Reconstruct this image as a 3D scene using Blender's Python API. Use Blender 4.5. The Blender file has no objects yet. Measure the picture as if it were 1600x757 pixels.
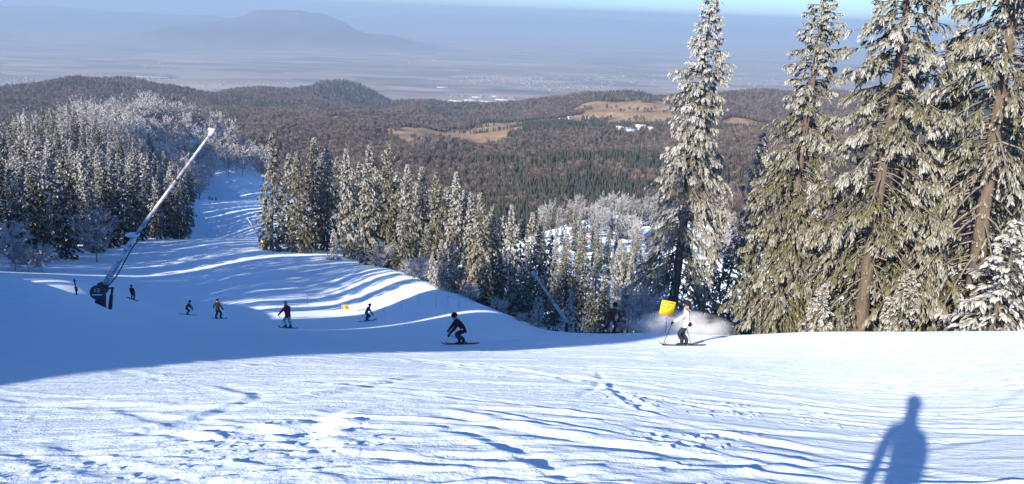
import bpy, bmesh, math, random
import numpy as np
from mathutils import Vector, Matrix, Quaternion

random.seed(7)
RNG = np.random.default_rng(11)
S = bpy.context.scene
COL = S.collection

# ------------------------------------------------------------------ camera
FPX, CX, CY = 1180.0, 800.0, 378.5
PITCH, ROLL = math.radians(17.1), math.radians(1.95)
EYE = np.array([0.0, 0.0, 1.6])
F = np.array([0, math.cos(PITCH), -math.sin(PITCH)])
R0 = np.array([1.0, 0, 0]); U0 = np.cross(R0, F)
R = R0 * math.cos(ROLL) + U0 * math.sin(ROLL)
U = U0 * math.cos(ROLL) - R0 * math.sin(ROLL)

def ray(px, py):
    """direction through a photograph pixel, scaled to unit horizontal length"""
    d = F + R * (px - CX) / FPX - U * (py - CY) / FPX
    return d / math.hypot(d[0], d[1])

cd = bpy.data.cameras.new('camera'); cam = bpy.data.objects.new('camera', cd); COL.objects.link(cam)
cd.sensor_width = 36; cd.lens = FPX / 1600 * 36; cd.clip_start = 0.05; cd.clip_end = 200000
cam.matrix_world = Matrix(((R[0], U[0], -F[0], EYE[0]), (R[1], U[1], -F[1], EYE[1]), (R[2], U[2], -F[2], EYE[2]), (0, 0, 0, 1)))
S.camera = cam

# ------------------------------------------------------------------ sky, sun, exposure
anti = ray(1428, 632); anti = anti / np.linalg.norm(anti)        # where the photographer's shadow falls
sun_az = math.atan2(-anti[0], -anti[1]); sun_el = math.asin(-anti[2])
W = bpy.data.worlds.new('World'); S.world = W; W.use_nodes = True
nt = W.node_tree; nt.nodes.clear()
sky = nt.nodes.new('ShaderNodeTexSky'); sky.sky_type = 'NISHITA'; sky.sun_disc = False
sky.sun_elevation = sun_el; sky.sun_rotation = sun_az; sky.altitude = 1500; sky.air_density = 1.0; sky.dust_density = 1.8; sky.ozone_density = 9.0
bg = nt.nodes.new('ShaderNodeBackground'); bg.inputs['Strength'].default_value = 0.105
wo = nt.nodes.new('ShaderNodeOutputWorld')
nt.links.new(sky.outputs[0], bg.inputs[0]); nt.links.new(bg.outputs[0], wo.inputs[0])
ld = bpy.data.lights.new('sun', 'SUN'); ld.energy = 3.9; ld.angle = math.radians(0.5); ld.color = (1.0, 0.84, 0.67)
sun = bpy.data.objects.new('sun', ld); COL.objects.link(sun)
sun.rotation_euler = Vector(anti.tolist()).to_track_quat('-Z', 'Y').to_euler()
S.view_settings.view_transform = 'Standard'; S.view_settings.look = 'None'; S.view_settings.exposure = 0.95; S.view_settings.gamma = 1.0
S.view_settings.use_curve_mapping = False
S.cycles.max_bounces = 6; S.cycles.volume_bounces = 4; S.cycles.transparent_max_bounces = 8
S.cycles.volume_step_rate = 1.0; S.cycles.use_denoising = True

# ------------------------------------------------------------------ helpers
def tag(o, label=None, cat=None, group=None, kind=None):
    if label: o['label'] = label
    if cat: o['category'] = cat
    if group: o['group'] = group
    if kind: o['kind'] = kind
    return o

def empty(name, loc, rot=(0, 0, 0)):
    o = bpy.data.objects.new(name, None); COL.objects.link(o); o.location = loc; o.rotation_euler = rot; o.empty_display_size = 0.3
    return o

def obj(name, me, mats=None, parent=None, loc=None):
    if mats is not None and not me.materials:
        for m in (mats if isinstance(mats, (list, tuple)) else [mats]): me.materials.append(m)
    o = bpy.data.objects.new(name, me); COL.objects.link(o)
    if parent: o.parent = parent
    if loc is not None: o.location = loc
    return o

def mesh_np(name, V, quads=None, tris=None, attrs=None, smooth=False, mat_index=None):
    """mesh from numpy arrays: V (n,3), quads (m,4), tris (k,3), attrs name->per-vertex floats"""
    me = bpy.data.meshes.new(name)
    V = np.asarray(V, np.float32)
    me.vertices.add(len(V)); me.vertices.foreach_set('co', V.ravel())
    idx, tot = [], []
    if quads is not None and len(quads): idx.append(np.asarray(quads, np.int32).ravel()); tot.append(np.full(len(quads), 4, np.int32))
    if tris is not None and len(tris): idx.append(np.asarray(tris, np.int32).ravel()); tot.append(np.full(len(tris), 3, np.int32))
    idx = np.concatenate(idx); tot = np.concatenate(tot)
    me.loops.add(len(idx)); me.loops.foreach_set('vertex_index', idx)
    me.polygons.add(len(tot))
    st = np.zeros(len(tot), np.int32); st[1:] = np.cumsum(tot)[:-1]
    me.polygons.foreach_set('loop_start', st); me.polygons.foreach_set('loop_total', tot)
    if mat_index is not None: me.polygons.foreach_set('material_index', np.asarray(mat_index, np.int32))
    if smooth: me.polygons.foreach_set('use_smooth', np.ones(len(tot), bool))
    for k, a in (attrs or {}).items():
        at = me.attributes.new(k, 'FLOAT', 'POINT'); at.data.foreach_set('value', np.asarray(a, np.float32))
    me.update(calc_edges=True)
    return me

def _hash(ix, iy, seed):
    h = (ix.astype(np.int64) * 374761393 + iy.astype(np.int64) * 668265263 + seed * 1442695041) & 0xFFFFFFFF
    h = ((h ^ (h >> 13)) * 1274126177) & 0xFFFFFFFF
    h = h ^ (h >> 16)
    return (h & 0xFFFF) / 65535.0

def noise(x, y, seed=0):
    """value noise, -1..1"""
    x = np.asarray(x, float); y = np.asarray(y, float)
    ix = np.floor(x); iy = np.floor(y); fx = x - ix; fy = y - iy
    ix = ix.astype(np.int64); iy = iy.astype(np.int64)
    fx = fx * fx * fx * (fx * (fx * 6 - 15) + 10); fy = fy * fy * fy * (fy * (fy * 6 - 15) + 10)
    a = _hash(ix, iy, seed); b = _hash(ix + 1, iy, seed); c = _hash(ix, iy + 1, seed); d = _hash(ix + 1, iy + 1, seed)
    return 2 * ((a * (1 - fx) + b * fx) * (1 - fy) + (c * (1 - fx) + d * fx) * fy) - 1

def fbm(x, y, seed=0, o=4, g=0.5):
    s = 0; a = 1.0; t = 0
    for i in range(o):
        s = s + a * noise(x * 2 ** i + 17.3 * i, y * 2 ** i - 9.1 * i, seed + i); t += a; a *= g
    return s / t

def sstep(a, b, x):
    t = np.clip((x - a) / (b - a), 0, 1); return t * t * (3 - 2 * t)

# ------------------------------------------------------------------ materials
def mat(name, base=(.5, .5, .5), rough=0.6, spec=0.3, metal=0.0):
    m = bpy.data.materials.new(name); m.use_nodes = True
    b = m.node_tree.nodes['Principled BSDF']
    b.inputs['Base Color'].default_value = (*base, 1); b.inputs['Roughness'].default_value = rough
    b.inputs['Specular IOR Level'].default_value = spec; b.inputs['Metallic'].default_value = metal
    return m

class N:
    """tiny node-building helper"""
    def __init__(s, m): s.t = m.node_tree; s.b = s.t.nodes['Principled BSDF']
    def n(s, typ, **kw):
        x = s.t.nodes.new('ShaderNode' + typ)
        for k, v in kw.items():
            if k in x.inputs.keys(): x.inputs[k].default_value = v
            else: setattr(x, k, v)
        return x
    def l(s, a, b): s.t.links.new(a, b)
    def ramp(s, fac, stops):
        r = s.n('ValToRGB'); e = r.color_ramp.elements
        while len(e) < len(stops): e.new(0.5)
        for i, (p, c) in enumerate(stops): e[i].position = p; e[i].color = (*c, 1) if len(c) == 3 else c
        s.l(fac, r.inputs[0]); return r.outputs[0]
    def mix(s, fac, a, b, blend='MIX'):
        x = s.n('Mix', data_type='RGBA', blend_type=blend)
        for v, i in ((fac, 0), (a, 6), (b, 7)):
            if hasattr(v, 'links') or isinstance(v, bpy.types.NodeSocket): s.l(v, x.inputs[i])
            else: x.inputs[i].default_value = v if i == 0 else (*v, 1)
        return x.outputs[2]
    def math(s, op, a, b=None):
        x = s.n('Math', operation=op)
        for v, i in ((a, 0), (b, 1)):
            if v is None: continue
            if isinstance(v, bpy.types.NodeSocket): s.l(v, x.inputs[i])
            else: x.inputs[i].default_value = v
        return x.outputs[0]
    def pos(s, scale=(1, 1, 1), rot=(0, 0, 0), kind='Object'):
        c = s.n('TexCoord'); mp = s.n('Mapping'); s.l(c.outputs[kind], mp.inputs[0])
        mp.inputs['Scale'].default_value = scale; mp.inputs['Rotation'].default_value = rot; return mp.outputs[0]
    def noise(s, vec, scale, detail=4, rough=0.5):
        x = s.n('TexNoise'); x.inputs['Scale'].default_value = scale; x.inputs['Detail'].default_value = detail; x.inputs['Roughness'].default_value = rough
        if vec is not None: s.l(vec, x.inputs['Vector'])
        return x.outputs[0]
    def bump(s, h, strength, dist):
        x = s.n('Bump'); x.inputs['Strength'].default_value = strength; x.inputs['Distance'].default_value = dist
        s.l(h, x.inputs['Height']); s.l(x.outputs[0], s.b.inputs['Normal'])

def m_snow():
    m = mat('snow', (.8, .89, .97), 0.6, 0.2); k = N(m)
    k.b.inputs['Diffuse Roughness'].default_value = 1.0
    p = k.pos()
    a = k.noise(p, 7.0, 6, 0.65); b = k.noise(k.pos((3, 14, 14), (0, 0, .12)), 1.0, 5, 0.65); c = k.noise(p, 42.0, 3, .6)
    h = k.math('ADD', k.math('MULTIPLY', a, 0.7), k.math('ADD', k.math('MULTIPLY', b, 0.6), k.math('MULTIPLY', c, .22)))
    k.bump(h, 0.9, 0.045)
    big = k.noise(k.pos((1, 1, 1)), .25, 3)
    k.l(k.mix(big, (.66, .83, .97), (.72, .86, .975)), k.b.inputs['Base Color'])
    return m

def m_foliage(name, green, dark, frost=(.6, .62, .62), bias=0.0):
    m = mat(name, green, 0.75, 0.15); k = N(m)
    at = k.n('Attribute', attribute_name='frost'); sh = k.n('Attribute', attribute_name='tint')
    oi = k.n('ObjectInfo')
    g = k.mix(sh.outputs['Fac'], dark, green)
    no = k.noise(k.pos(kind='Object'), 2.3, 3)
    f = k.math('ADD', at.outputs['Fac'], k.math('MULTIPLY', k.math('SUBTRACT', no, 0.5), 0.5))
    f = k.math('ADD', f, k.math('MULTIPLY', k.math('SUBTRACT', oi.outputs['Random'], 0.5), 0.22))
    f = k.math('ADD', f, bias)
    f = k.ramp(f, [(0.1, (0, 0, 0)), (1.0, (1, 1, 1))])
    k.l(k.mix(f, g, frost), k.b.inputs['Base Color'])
    return m

def m_bark(name, a, b):
    m = mat(name, a, 0.9, 0.1); k = N(m)
    n1 = k.noise(k.pos((1, 1, .25)), 6.0, 6, .65)
    k.l(k.ramp(n1, [(.3, b), (.65, a)]), k.b.inputs['Base Color']); k.bump(n1, .8, .08)
    return m

M = {}
M['snow'] = m_snow()
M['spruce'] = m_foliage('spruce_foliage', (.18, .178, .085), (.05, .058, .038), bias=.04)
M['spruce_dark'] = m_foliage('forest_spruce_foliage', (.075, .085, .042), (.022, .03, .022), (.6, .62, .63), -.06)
M['rime'] = m_foliage('rimed_twigs', (.22, .19, .16), (.12, .1, .09), (.66, .68, .71), .16)
M['bark'] = m_bark('spruce_bark', (.205, .172, .145), (.1, .082, .07))
M['greybark'] = m_bark('frosted_bark', (.36, .34, .32), (.12, .1, .085))

# ------------------------------------------------------------------ terrain
class Field:
    """z/r as a smooth function of direction and log distance, through surveyed points"""
    def __init__(s, pts, ka=3.2, kr=1.0):
        s.ka, s.kr = ka, kr
        P = np.array(pts, float); s.E = s.emb(P[:, 0], P[:, 1])
        v = P[:, 2] / np.hypot(P[:, 0], P[:, 1])
        n = len(P); D = np.linalg.norm(s.E[:, None] - s.E[None], axis=2)
        A = np.zeros((n + 4, n + 4)); A[:n, :n] = D - 0.0 * np.eye(n)
        Q = np.c_[np.ones(n), s.E]; A[:n, n:] = Q; A[n:, :n] = Q.T
        A[:n, :n] = np.sqrt(D ** 2 + 0.06); A += 1e-9 * np.eye(n + 4)
        w = np.linalg.solve(A, np.r_[v, np.zeros(4)]); s.w, s.c = w[:n], w[n:]
    def emb(s, x, y):
        r = np.maximum(np.hypot(x, y), 0.3); return np.stack([s.ka * x / r, s.ka * y / r, s.kr * np.log(r)], -1)
    def __call__(s, x, y):
        x = np.asarray(x, float); y = np.asarray(y, float); sh = x.shape
        E = s.emb(x.ravel(), y.ravel()); out = np.empty(len(E))
        for i in range(0, len(E), 40000):
            e = E[i:i + 40000]
            d2 = (e ** 2).sum(1)[:, None] + (s.E ** 2).sum(1)[None] - 2 * e @ s.E.T
            out[i:i + 40000] = np.sqrt(np.maximum(d2, 0) + 0.06) @ s.w + s.c[0] + e @ s.c[1:]
        return (out * np.maximum(np.hypot(x, y).ravel(), 0.3)).reshape(sh)

def P(px, py, r, dz=0.0):
    d = ray(px, py); return (d[0] * r, d[1] * r, EYE[2] + d[2] * r + dz)

def PS(deg, r, s):      # by bearing and mean slope from the standing point
    t = math.radians(deg); return (r * math.sin(t), r * math.cos(t), s * r)

near = []
for deg, row in {-48: (-.19, -.235, -.26, -.27, -.275, -.275, -.275), -32: (-.22, -.275, -.315, -.33, -.33, None, None), -18: (-.23, -.285, -.335, -.366, -.388, -.40, None),
                 -4: (-.24, -.295, -.342, -.385, -.415, None, None), 14: (-.23, -.285, -.335, -.372, -.395, None, None),
                 31: (-.2, -.26, -.305, -.335, -.336, -.333, None), 50: (-.12, -.16, -.19, -.21, -.22, -.23, -.24)}.items():
    for r, s in zip((1, 3, 6, 12, 20, 28, 45), row):
        if s is not None: near.append(PS(deg, r, s + .022 * math.cos(math.radians(deg))))
for deg in (75, 110, 150, 180, -150, -110, -75):
    c = -math.cos(math.radians(deg))
    for r in (1, 6, 25, 100, 400): near.append(PS(deg, r, .17 * c + (.04 if deg < 0 else .0) - (0.12 if deg > 0 and r > 50 else 0)))
near += [P(1065, 541, 28), P(718, 539, 32), P(450, 514, 46), P(575, 501, 62), P(342, 499, 66), P(294, 491, 78), P(208, 468, 92)]
near += [P(1250, 520, 36), P(1420, 519, 36), P(1590, 518, 36), P(1050, 521, 38), P(940, 521, 40)]                    # the lip on the right
near += [P(1050, 545, 52), P(1215, 530, 46), P(1345, 524, 45), P(1520, 522, 46), P(1590, 522, 46)]                  # where the big spruces stand
near += [P(1250, 545, 90), P(1450, 540, 90), P(1100, 500, 110), P(1600, 520, 100)]
near += [P(100, 490, 29), P(10, 482, 30), P(190, 512, 31), P(150, 491, 41), P(60, 470, 46), P(20, 445, 70), P(120, 440, 78)]   # snow heap and gun
near += [P(0, 418, 125), P(120, 402, 145), P(270, 374, 185), P(340, 374, 195), P(405, 372, 185), P(340, 379, 228), P(300, 372, 240), P(400, 345, 260), P(328, 314, 330), P(310, 286, 390), P(400, 303, 370)]
near += [P(300, 425, 128), P(400, 420, 125), P(430, 391, 150), P(520, 407, 138), P(580, 416, 128), P(640, 430, 106), P(700, 456, 85), P(780, 487, 65), P(840, 511, 50)]
near += [P(500, 460, 98), P(620, 470, 82), P(400, 462, 95)]
near += [P(560, 385, 190), P(650, 440, 150), P(720, 470, 115), P(800, 500, 85), P(880, 525, 60), P(870, 500, 100), P(950, 505, 100), P(800, 450, 180), P(900, 440, 180)]
near += [P(880, 405, 240), P(960, 430, 240), P(870, 362, 300), P(950, 392, 290), P(1010, 412, 280), P(920, 345, 360), P(1030, 370, 360), P(1200, 420, 300), P(1500, 420, 300), P(750, 400, 320), P(960, 338, 420), P(1100, 350, 430), P(600, 380, 340)]
near += [P(60, 330, 220), P(180, 300, 260), P(0, 262, 300), P(100, 232, 370), P(200, 200, 430), P(260, 196, 440), P(340, 225, 440), P(410, 275, 440), P(480, 320, 440)]
near += [PS(-55, 60, -.2), PS(-60, 125, -.14), PS(-48, 130, -.21), PS(-50, 300, -.12), PS(-70, 300, -.02)]
near += [(p[0] * 1.35, p[1] * 1.35, p[2] * 1.35 - 70) for p in (P(0, 262, 400), P(200, 200, 430), P(340, 225, 440), P(480, 320, 440), P(750, 400, 400), P(960, 338, 430), P(1200, 350, 430), P(1500, 370, 430))]
FN = Field(near)

def relief(x, y):
    """metre-scale unevenness of the piste"""
    r = np.hypot(x, y)
    h = .016 * fbm(x / 5, y / 5, 3, 3) * sstep(2, 12, r) + .35 * fbm(x / 24, y / 24, 5, 3) * sstep(25, 70, r) + 1.6 * fbm(x / 70, y / 70, 8, 3) * sstep(160, 330, r)
    h = h + 1.15 * np.exp(-((x + 17.5) / 4.6) ** 2 - ((y - 23.5) / 3.4) ** 2)          # ploughed-up heap in front of the lance
    return h

def gz(x, y):
    x = np.asarray(x, float); y = np.asarray(y, float)
    return FN(x, y) + relief(x, y)

def G(px, py, r, dz=0.0):
    """ground position on the bearing of a photograph pixel at distance r"""
    d = ray(px, py); x, y = d[0] * r, d[1] * r
    return (x, y, float(gz(x, y)) + dz)

def hit(px, py, rmin=2.0, rmax=480.0):
    d = ray(px, py); rr = np.geomspace(rmin, rmax, 900)
    z = gz(d[0] * rr, d[1] * rr); f = EYE[2] + d[2] * rr - z
    k = np.where(f < 0)[0]
    r = rr[k[0]] if len(k) else rmax
    return (d[0] * r, d[1] * r, float(gz(d[0] * r, d[1] * r)), r)

# ski tracks, chop and scraped snow near the camera
def polyline_tracks():
    T = []
    g = np.random.default_rng(5)
    def px_track(pl, w, d, berm=1):
        w, d = w * .6, d * .42
        P_ = np.array([hit(*p)[:2] for p in pl]); t = np.linspace(0, 1, len(P_)); q = np.linspace(0, 1, 36)
        sm = np.stack([np.interp(q, t, P_[:, 0]), np.interp(q, t, P_[:, 1])], -1)
        for _ in range(5): sm[1:-1] = (sm[:-2] + 2 * sm[1:-1] + sm[2:]) / 4
        T.append((sm, w, d, berm))
    px_track([(700, 616), (640, 620), (560, 632), (505, 648), (478, 668), (472, 685), (490, 702), (530, 716)], .24, .05, 1)
    px_track([(915, 572), (935, 586), (938, 600), (922, 612), (898, 620)], .1, .030, 1)
    px_track([(928, 572), (945, 590), (962, 612), (1000, 640), (1060, 655)], .1, .030, -1)
    px_track([(985, 655), (1080, 672), (1180, 690), (1330, 712), (1500, 735)], .16, .036, 1)
    px_track([(640, 640), (760, 664), (900, 690), (1060, 712), (1200, 722)], .2, .042, 1)
    px_track([(660, 660), (780, 688), (860, 730), (900, 756)], .15, .036, -1)
    px_track([(0, 640), (120, 632), (260, 640), (400, 640), (560, 610), (700, 580)], .2, .042, 1)
    px_track([(60, 700), (250, 690), (430, 676), (620, 660)], .22, .042, 1)
    px_track([(330, 600), (420, 620), (300, 660), (180, 690)], .16, .036, -1)
    px_track([(620, 575), (760, 570), (880, 590), (900, 600)], .12, .024, 1)
    px_track([(1600, 600), (1400, 590), (1200, 585), (1000, 575)], .14, .018, 1)
    px_track([(1600, 640), (1350, 648), (1100, 640), (950, 610)], .14, .024, -1)
    for i in range(240):
        r = 3.2 * (34 / 3.2) ** g.random(); th = math.radians(g.uniform(-40, 42)); x, y = r * math.sin(th), r * math.cos(th)
        he = g.normal(-.12, .32) + (math.pi if g.random() < .5 else 0); kap = g.normal(0, .09); L_ = g.uniform(.3, 1.0) * (3 + .5 * r); n = 26; ds = L_ / n; P_ = []
        for j in range(n):
            P_.append((x, y)); x += math.cos(he) * ds; y += math.sin(he) * ds; he += kap * ds
        T.append((np.array(P_), g.uniform(.03, .085) * (1 + r / 16), g.uniform(.003, .0085) * (1 + r / 25), 1 if g.random() < .5 else -1))
    return T

def tracks_height(x, y):
    r = np.hypot(x, y); m = (r < 60); xs, ys = x[m], y[m]; rs = r[m]
    wx = xs + .5 * noise(xs / 3, ys / 3, 51); wy = ys + .5 * noise(xs / 3.5, ys / 3.5, 52) + .12 * xs + .02 * xs * np.abs(xs) / 6
    fade = 1 - sstep(26, 44, rs)
    bias = sstep(-.25, .35, fbm(xs / 5.5, ys / 4, 60, 3) - .012 * xs)                          # rough patches, calmer to the right
    ridge = 1 - np.abs(fbm(wx / 1.7, wy / .34, 61, 4, .55)) * 2.2
    h = (.0012 + .0045 * bias) * ridge * fade + .009 * fbm(xs / 3.1, ys / 2.2, 59, 2) * fade
    h += .0075 * (.35 + bias) * fbm(wx / .7, wy / .13, 65, 3) * fade
    h += .006 * (.4 + bias) * fbm(xs / .13, ys / .1, 68, 2) * (1 - sstep(9, 20, rs))
    lump = np.maximum(0, fbm(xs / .26, ys / .2, 70, 2) - .3)
    h += .035 * lump * bias * fade
    # crossing fine edge cuts
    for ang, sc_, sd in ((.22, .21, 91), (-.3, .17, 92), (.05, .3, 93)):
        vv = -xs * math.sin(ang) + ys * math.cos(ang); uu = xs * math.cos(ang) + ys * math.sin(ang)
        n1 = np.abs(noise(uu / 3.2, (vv + .25 * noise(uu / 2.5, vv / 2.5, sd + 7)) / sc_, sd)); msk = sstep(.1, .5, noise(xs / 2.3, ys / 1.8, sd + 3))
        h -= .0065 * np.maximum(0, 1 - n1 * 5) * msk * (1 + rs / 25) * fade
    cr = np.maximum(0, noise(xs / .075, ys / .06, 95) - .55) * sstep(.0, .5, fbm(xs / 1.6, ys / 1.1, 96, 2)); h += .05 * cr * (1 - sstep(6, 16, rs))
    for P_, w, d, bs in TRK:
        R_ = 4 * w
        box = (xs > P_[:, 0].min() - R_) & (xs < P_[:, 0].max() + R_) & (ys > P_[:, 1].min() - R_) & (ys < P_[:, 1].max() + R_)
        if not box.any(): continue
        bx, by = xs[box], ys[box]
        best = np.full(len(bx), 1e9); sgn = np.zeros(len(bx)); fl = np.zeros(len(bx))
        for i in range(len(P_) - 1):
            a0, e0 = P_[i], P_[i + 1] - P_[i]; L2 = e0 @ e0 + 1e-12
            t = np.clip(((bx - a0[0]) * e0[0] + (by - a0[1]) * e0[1]) / L2, 0, 1)
            dx, dy = bx - a0[0] - t * e0[0], by - a0[1] - t * e0[1]; dd = np.hypot(dx, dy); c = dd < best
            best = np.where(c, dd, best); sgn = np.where(c, np.sign(e0[0] * dy - e0[1] * dx), sgn); fl = np.where(c, (i + t) / (len(P_) - 1), fl)
        sd = best * sgn * bs; env = sstep(0, .15, fl) * (1 - sstep(.85, 1, fl))
        h[box] += env * d * (-np.exp(-(sd / w) ** 2) + .8 * np.exp(-((sd - 1.7 * w) / (.8 * w)) ** 2) * (1 + .5 * noise(bx * 5, by * 5, 77)))
    out = np.zeros_like(x); out[m] = h * sstep(1.2, 2.5, rs); return out
TRK = polyline_tracks()
def gs(x, y):
    """height of the finished snow surface at one spot"""
    x, y = np.array([float(x)]), np.array([float(y)]); return float(gz(x, y)[0] + tracks_height(x, y)[0])

# polar sheet: fine in front, coarse behind
tf = np.radians(np.linspace(-47, 47, 620)); tb = np.radians(np.linspace(47, 313, 90))[1:-1]
th = np.r_[tf, tb]
rr = np.r_[0.25, 0.6, 1.0, np.geomspace(1.4, 2.4, 30)[:-1], np.geomspace(2.4, 45, 860), np.geomspace(45, 470, 210)[1:], 520.0]
RR, TH = np.meshgrid(rr, th, indexing='ij')
X = RR * np.sin(TH); Y = RR * np.cos(TH)
Z = gz(X, Y)
front = np.abs(((TH + np.pi) % (2 * np.pi)) - np.pi) < math.radians(47.1)
Z = Z + np.where(front & (RR < 60), tracks_height(X, Y), 0)
Z[-1] -= 60
nr, nth = X.shape
a = np.arange(nr * nth).reshape(nr, nth)
q = np.stack([a[:-1], np.roll(a, -1, 1)[:-1], np.roll(a, -1, 1)[1:], a[1:]], -1).reshape(-1, 4)[:, ::-1]
V = np.stack([X, Y, Z], -1).reshape(-1, 3)
V = np.r_[V, [[0, 0, float(gz(0.0, 0.01))]]]
cap = np.stack([np.full(nth, len(V) - 1), np.roll(a[0], -1), a[0]], -1)
g = obj('snow_ground', mesh_np('snow_ground', V, q, cap, smooth=True), M['snow'])
tag(g, kind='structure')

# ------------------------------------------------------------------ hills
hp = []
hp += [P(500, 330, 520), P(640, 330, 600), P(850, 300, 800), P(1000, 300, 800), P(850, 250, 1200), P(1020, 240, 1200), P(620, 240, 1300), P(480, 218, 1450), P(400, 215, 1500), P(740, 206, 1750), P(980, 217, 1550), P(1000, 186, 2100), P(880, 190, 2000),
       P(1000, 148, 3000), P(860, 163, 2900), P(1180, 152, 3100), P(1400, 160, 3100), P(1640, 165, 3200), P(720, 172, 3000), P(560, 140, 4100), P(565, 175, 3500), P(480, 152, 3300), P(395, 140, 3500), P(430, 160, 3000), P(500, 176, 2700), P(640, 168, 3400), P(690, 166, 3500), P(600, 178, 2700), P(350, 165, 2900),
       P(200, 135, 3300), P(-40, 155, 3300), P(370, 150, 3300), P(420, 142, 3500), P(300, 178, 2500), P(100, 185, 2300), P(-40, 190, 2000), P(200, 260, 1300), P(40, 260, 1200), P(1250, 230, 1300), P(1500, 250, 1300), P(1700, 260, 1200), P(1300, 190, 2200), P(1600, 200, 2200)]
for px in (-150, 100, 350, 600, 850, 1100, 1350, 1600, 1800):
    d = ray(px, 200)
    for r, z in ((4700, -820), (5800, -955), (7500, -958)): hp.append((d[0] * r, d[1] * r, z))
    if px > 850 or px < 450: hp.append((d[0] * 540, d[1] * 540, -205))
FH = Field(hp, 3.2, 1.4)
def hz(x, y):
    r = np.hypot(x, y)
    rid = 1 - np.abs(fbm(x / 620, y / 620, 21, 4)) * 2
    return FH(x, y) + (44 * rid - 26 + 14 * fbm(x / 190, y / 190, 33, 3)) * sstep(500, 1200, r) * (1 - sstep(4300, 5600, r))
ht = np.radians(np.linspace(-46, 46, 300)); hr = np.geomspace(470, 7000, 260)
RR, TH = np.meshgrid(hr, ht, indexing='ij'); X = RR * np.sin(TH); Y = RR * np.cos(TH); Z = hz(X, Y); Z[0] -= 60
HZ_GRID = (hr, ht, Z)
a = np.arange(X.size).reshape(X.shape)
q = np.stack([a[:-1, :-1], a[:-1, 1:], a[1:, 1:], a[1:, :-1]], -1).reshape(-1, 4)[:, ::-1]
def m_hills():
    m = mat('hill_ground', (.1, .08, .06), 0.95, 0.05); k = N(m)
    at = k.n('Attribute', attribute_name='meadow')
    n1 = k.noise(k.pos(), .012, 6, .6); n2 = k.noise(k.pos(), .15, 4, .6)
    woods = k.ramp(n2, [(.3, (.05, .04, .035)), (.7, (.11, .085, .07))])
    grass = k.ramp(k.math('ADD', k.math('MULTIPLY', n1, .5), k.math('MULTIPLY', k.noise(k.pos(), .06, 4, .65), .5)), [(.35, (.22, .155, .09)), (.5, (.38, .275, .165)), (.65, (.5, .385, .255))])
    k.l(k.mix(at.outputs['Fac'], woods, grass), k.b.inputs['Base Color'])
    return m
def meadow_mask(x, y):
    out = np.zeros_like(x)
    for px, py, r, rx, ry, ang in MEADOWS:
        d = ray(px, py); c = (d[0] * r, d[1] * r)
        dx, dy = x - c[0], y - c[1]
        u = (dx * math.cos(ang) + dy * math.sin(ang)) / rx; v = (-dx * math.sin(ang) + dy * math.cos(ang)) / ry
        out = np.maximum(out, 1 - sstep(1.0, 1.2, np.sqrt(u * u + v * v) + .75 * fbm(x / 75, y / 75, 41, 4)))
    return out
MEADOWS = [(725, 207, 1720, 150, 210, -.25), (772, 190, 1950, 60, 210, -.2), (905, 190, 2000, 150, 70, -.5), (1000, 186, 2150, 170, 260, .2), (1010, 212, 1750, 150, 60, -.1), (960, 200, 1900, 110, 60, -.3), (1220, 205, 1900, 220, 100, 0), (440, 195, 1900, 150, 40, .4)]
hm = meadow_mask(X.ravel(), Y.ravel())
g = obj('hills', mesh_np('hills', np.stack([X, Y, Z], -1).reshape(-1, 3), q, attrs={'meadow': hm}, smooth=True), m_hills()); tag(g, kind='structure')

# ------------------------------------------------------------------ plain
def m_plain():
    m = mat('plain_fields', (.2, .15, .1), .95, .05); k = N(m)
    p = k.pos((.0011, .0028, .001), (0, 0, .35))
    v = k.n('TexVoronoi', distance='CHEBYCHEV', Scale=1.0); k.l(p, v.inputs['Vector'])
    sep = k.n('SeparateColor'); k.l(v.outputs['Color'], sep.inputs[0])
    col = k.ramp(sep.outputs[0], [(0, (.14, .11, .08)), (.25, (.6, .43, .29)), (.5, (.22, .17, .115)), (.75, (.7, .52, .37)), (1, (.14, .15, .09))])
    n1 = k.noise(k.pos(), .0006, 5, .6)
    k.l(k.mix(k.math('MULTIPLY', n1, .4), col, (.27, .21, .16)), k.b.inputs['Base Color'])
    return m
gv, gq = [], []
PZ = -952.0
tt = np.radians(np.linspace(-60, 60, 60)); rr = np.geomspace(4300, 46000, 40)
RR, TH = np.meshgrid(rr, tt, indexing='ij'); X = RR * np.sin(TH); Y = RR * np.cos(TH); Z = np.full_like(X, PZ)
a = np.arange(X.size).reshape(X.shape); q = np.stack([a[:-1, :-1], a[:-1, 1:], a[1:, 1:], a[1:, :-1]], -1).reshape(-1, 4)[:, ::-1]
tag(obj('plain', mesh_np('plain', np.stack([X, Y, Z], -1).reshape(-1, 3), q), m_plain()), kind='structure')

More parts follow.
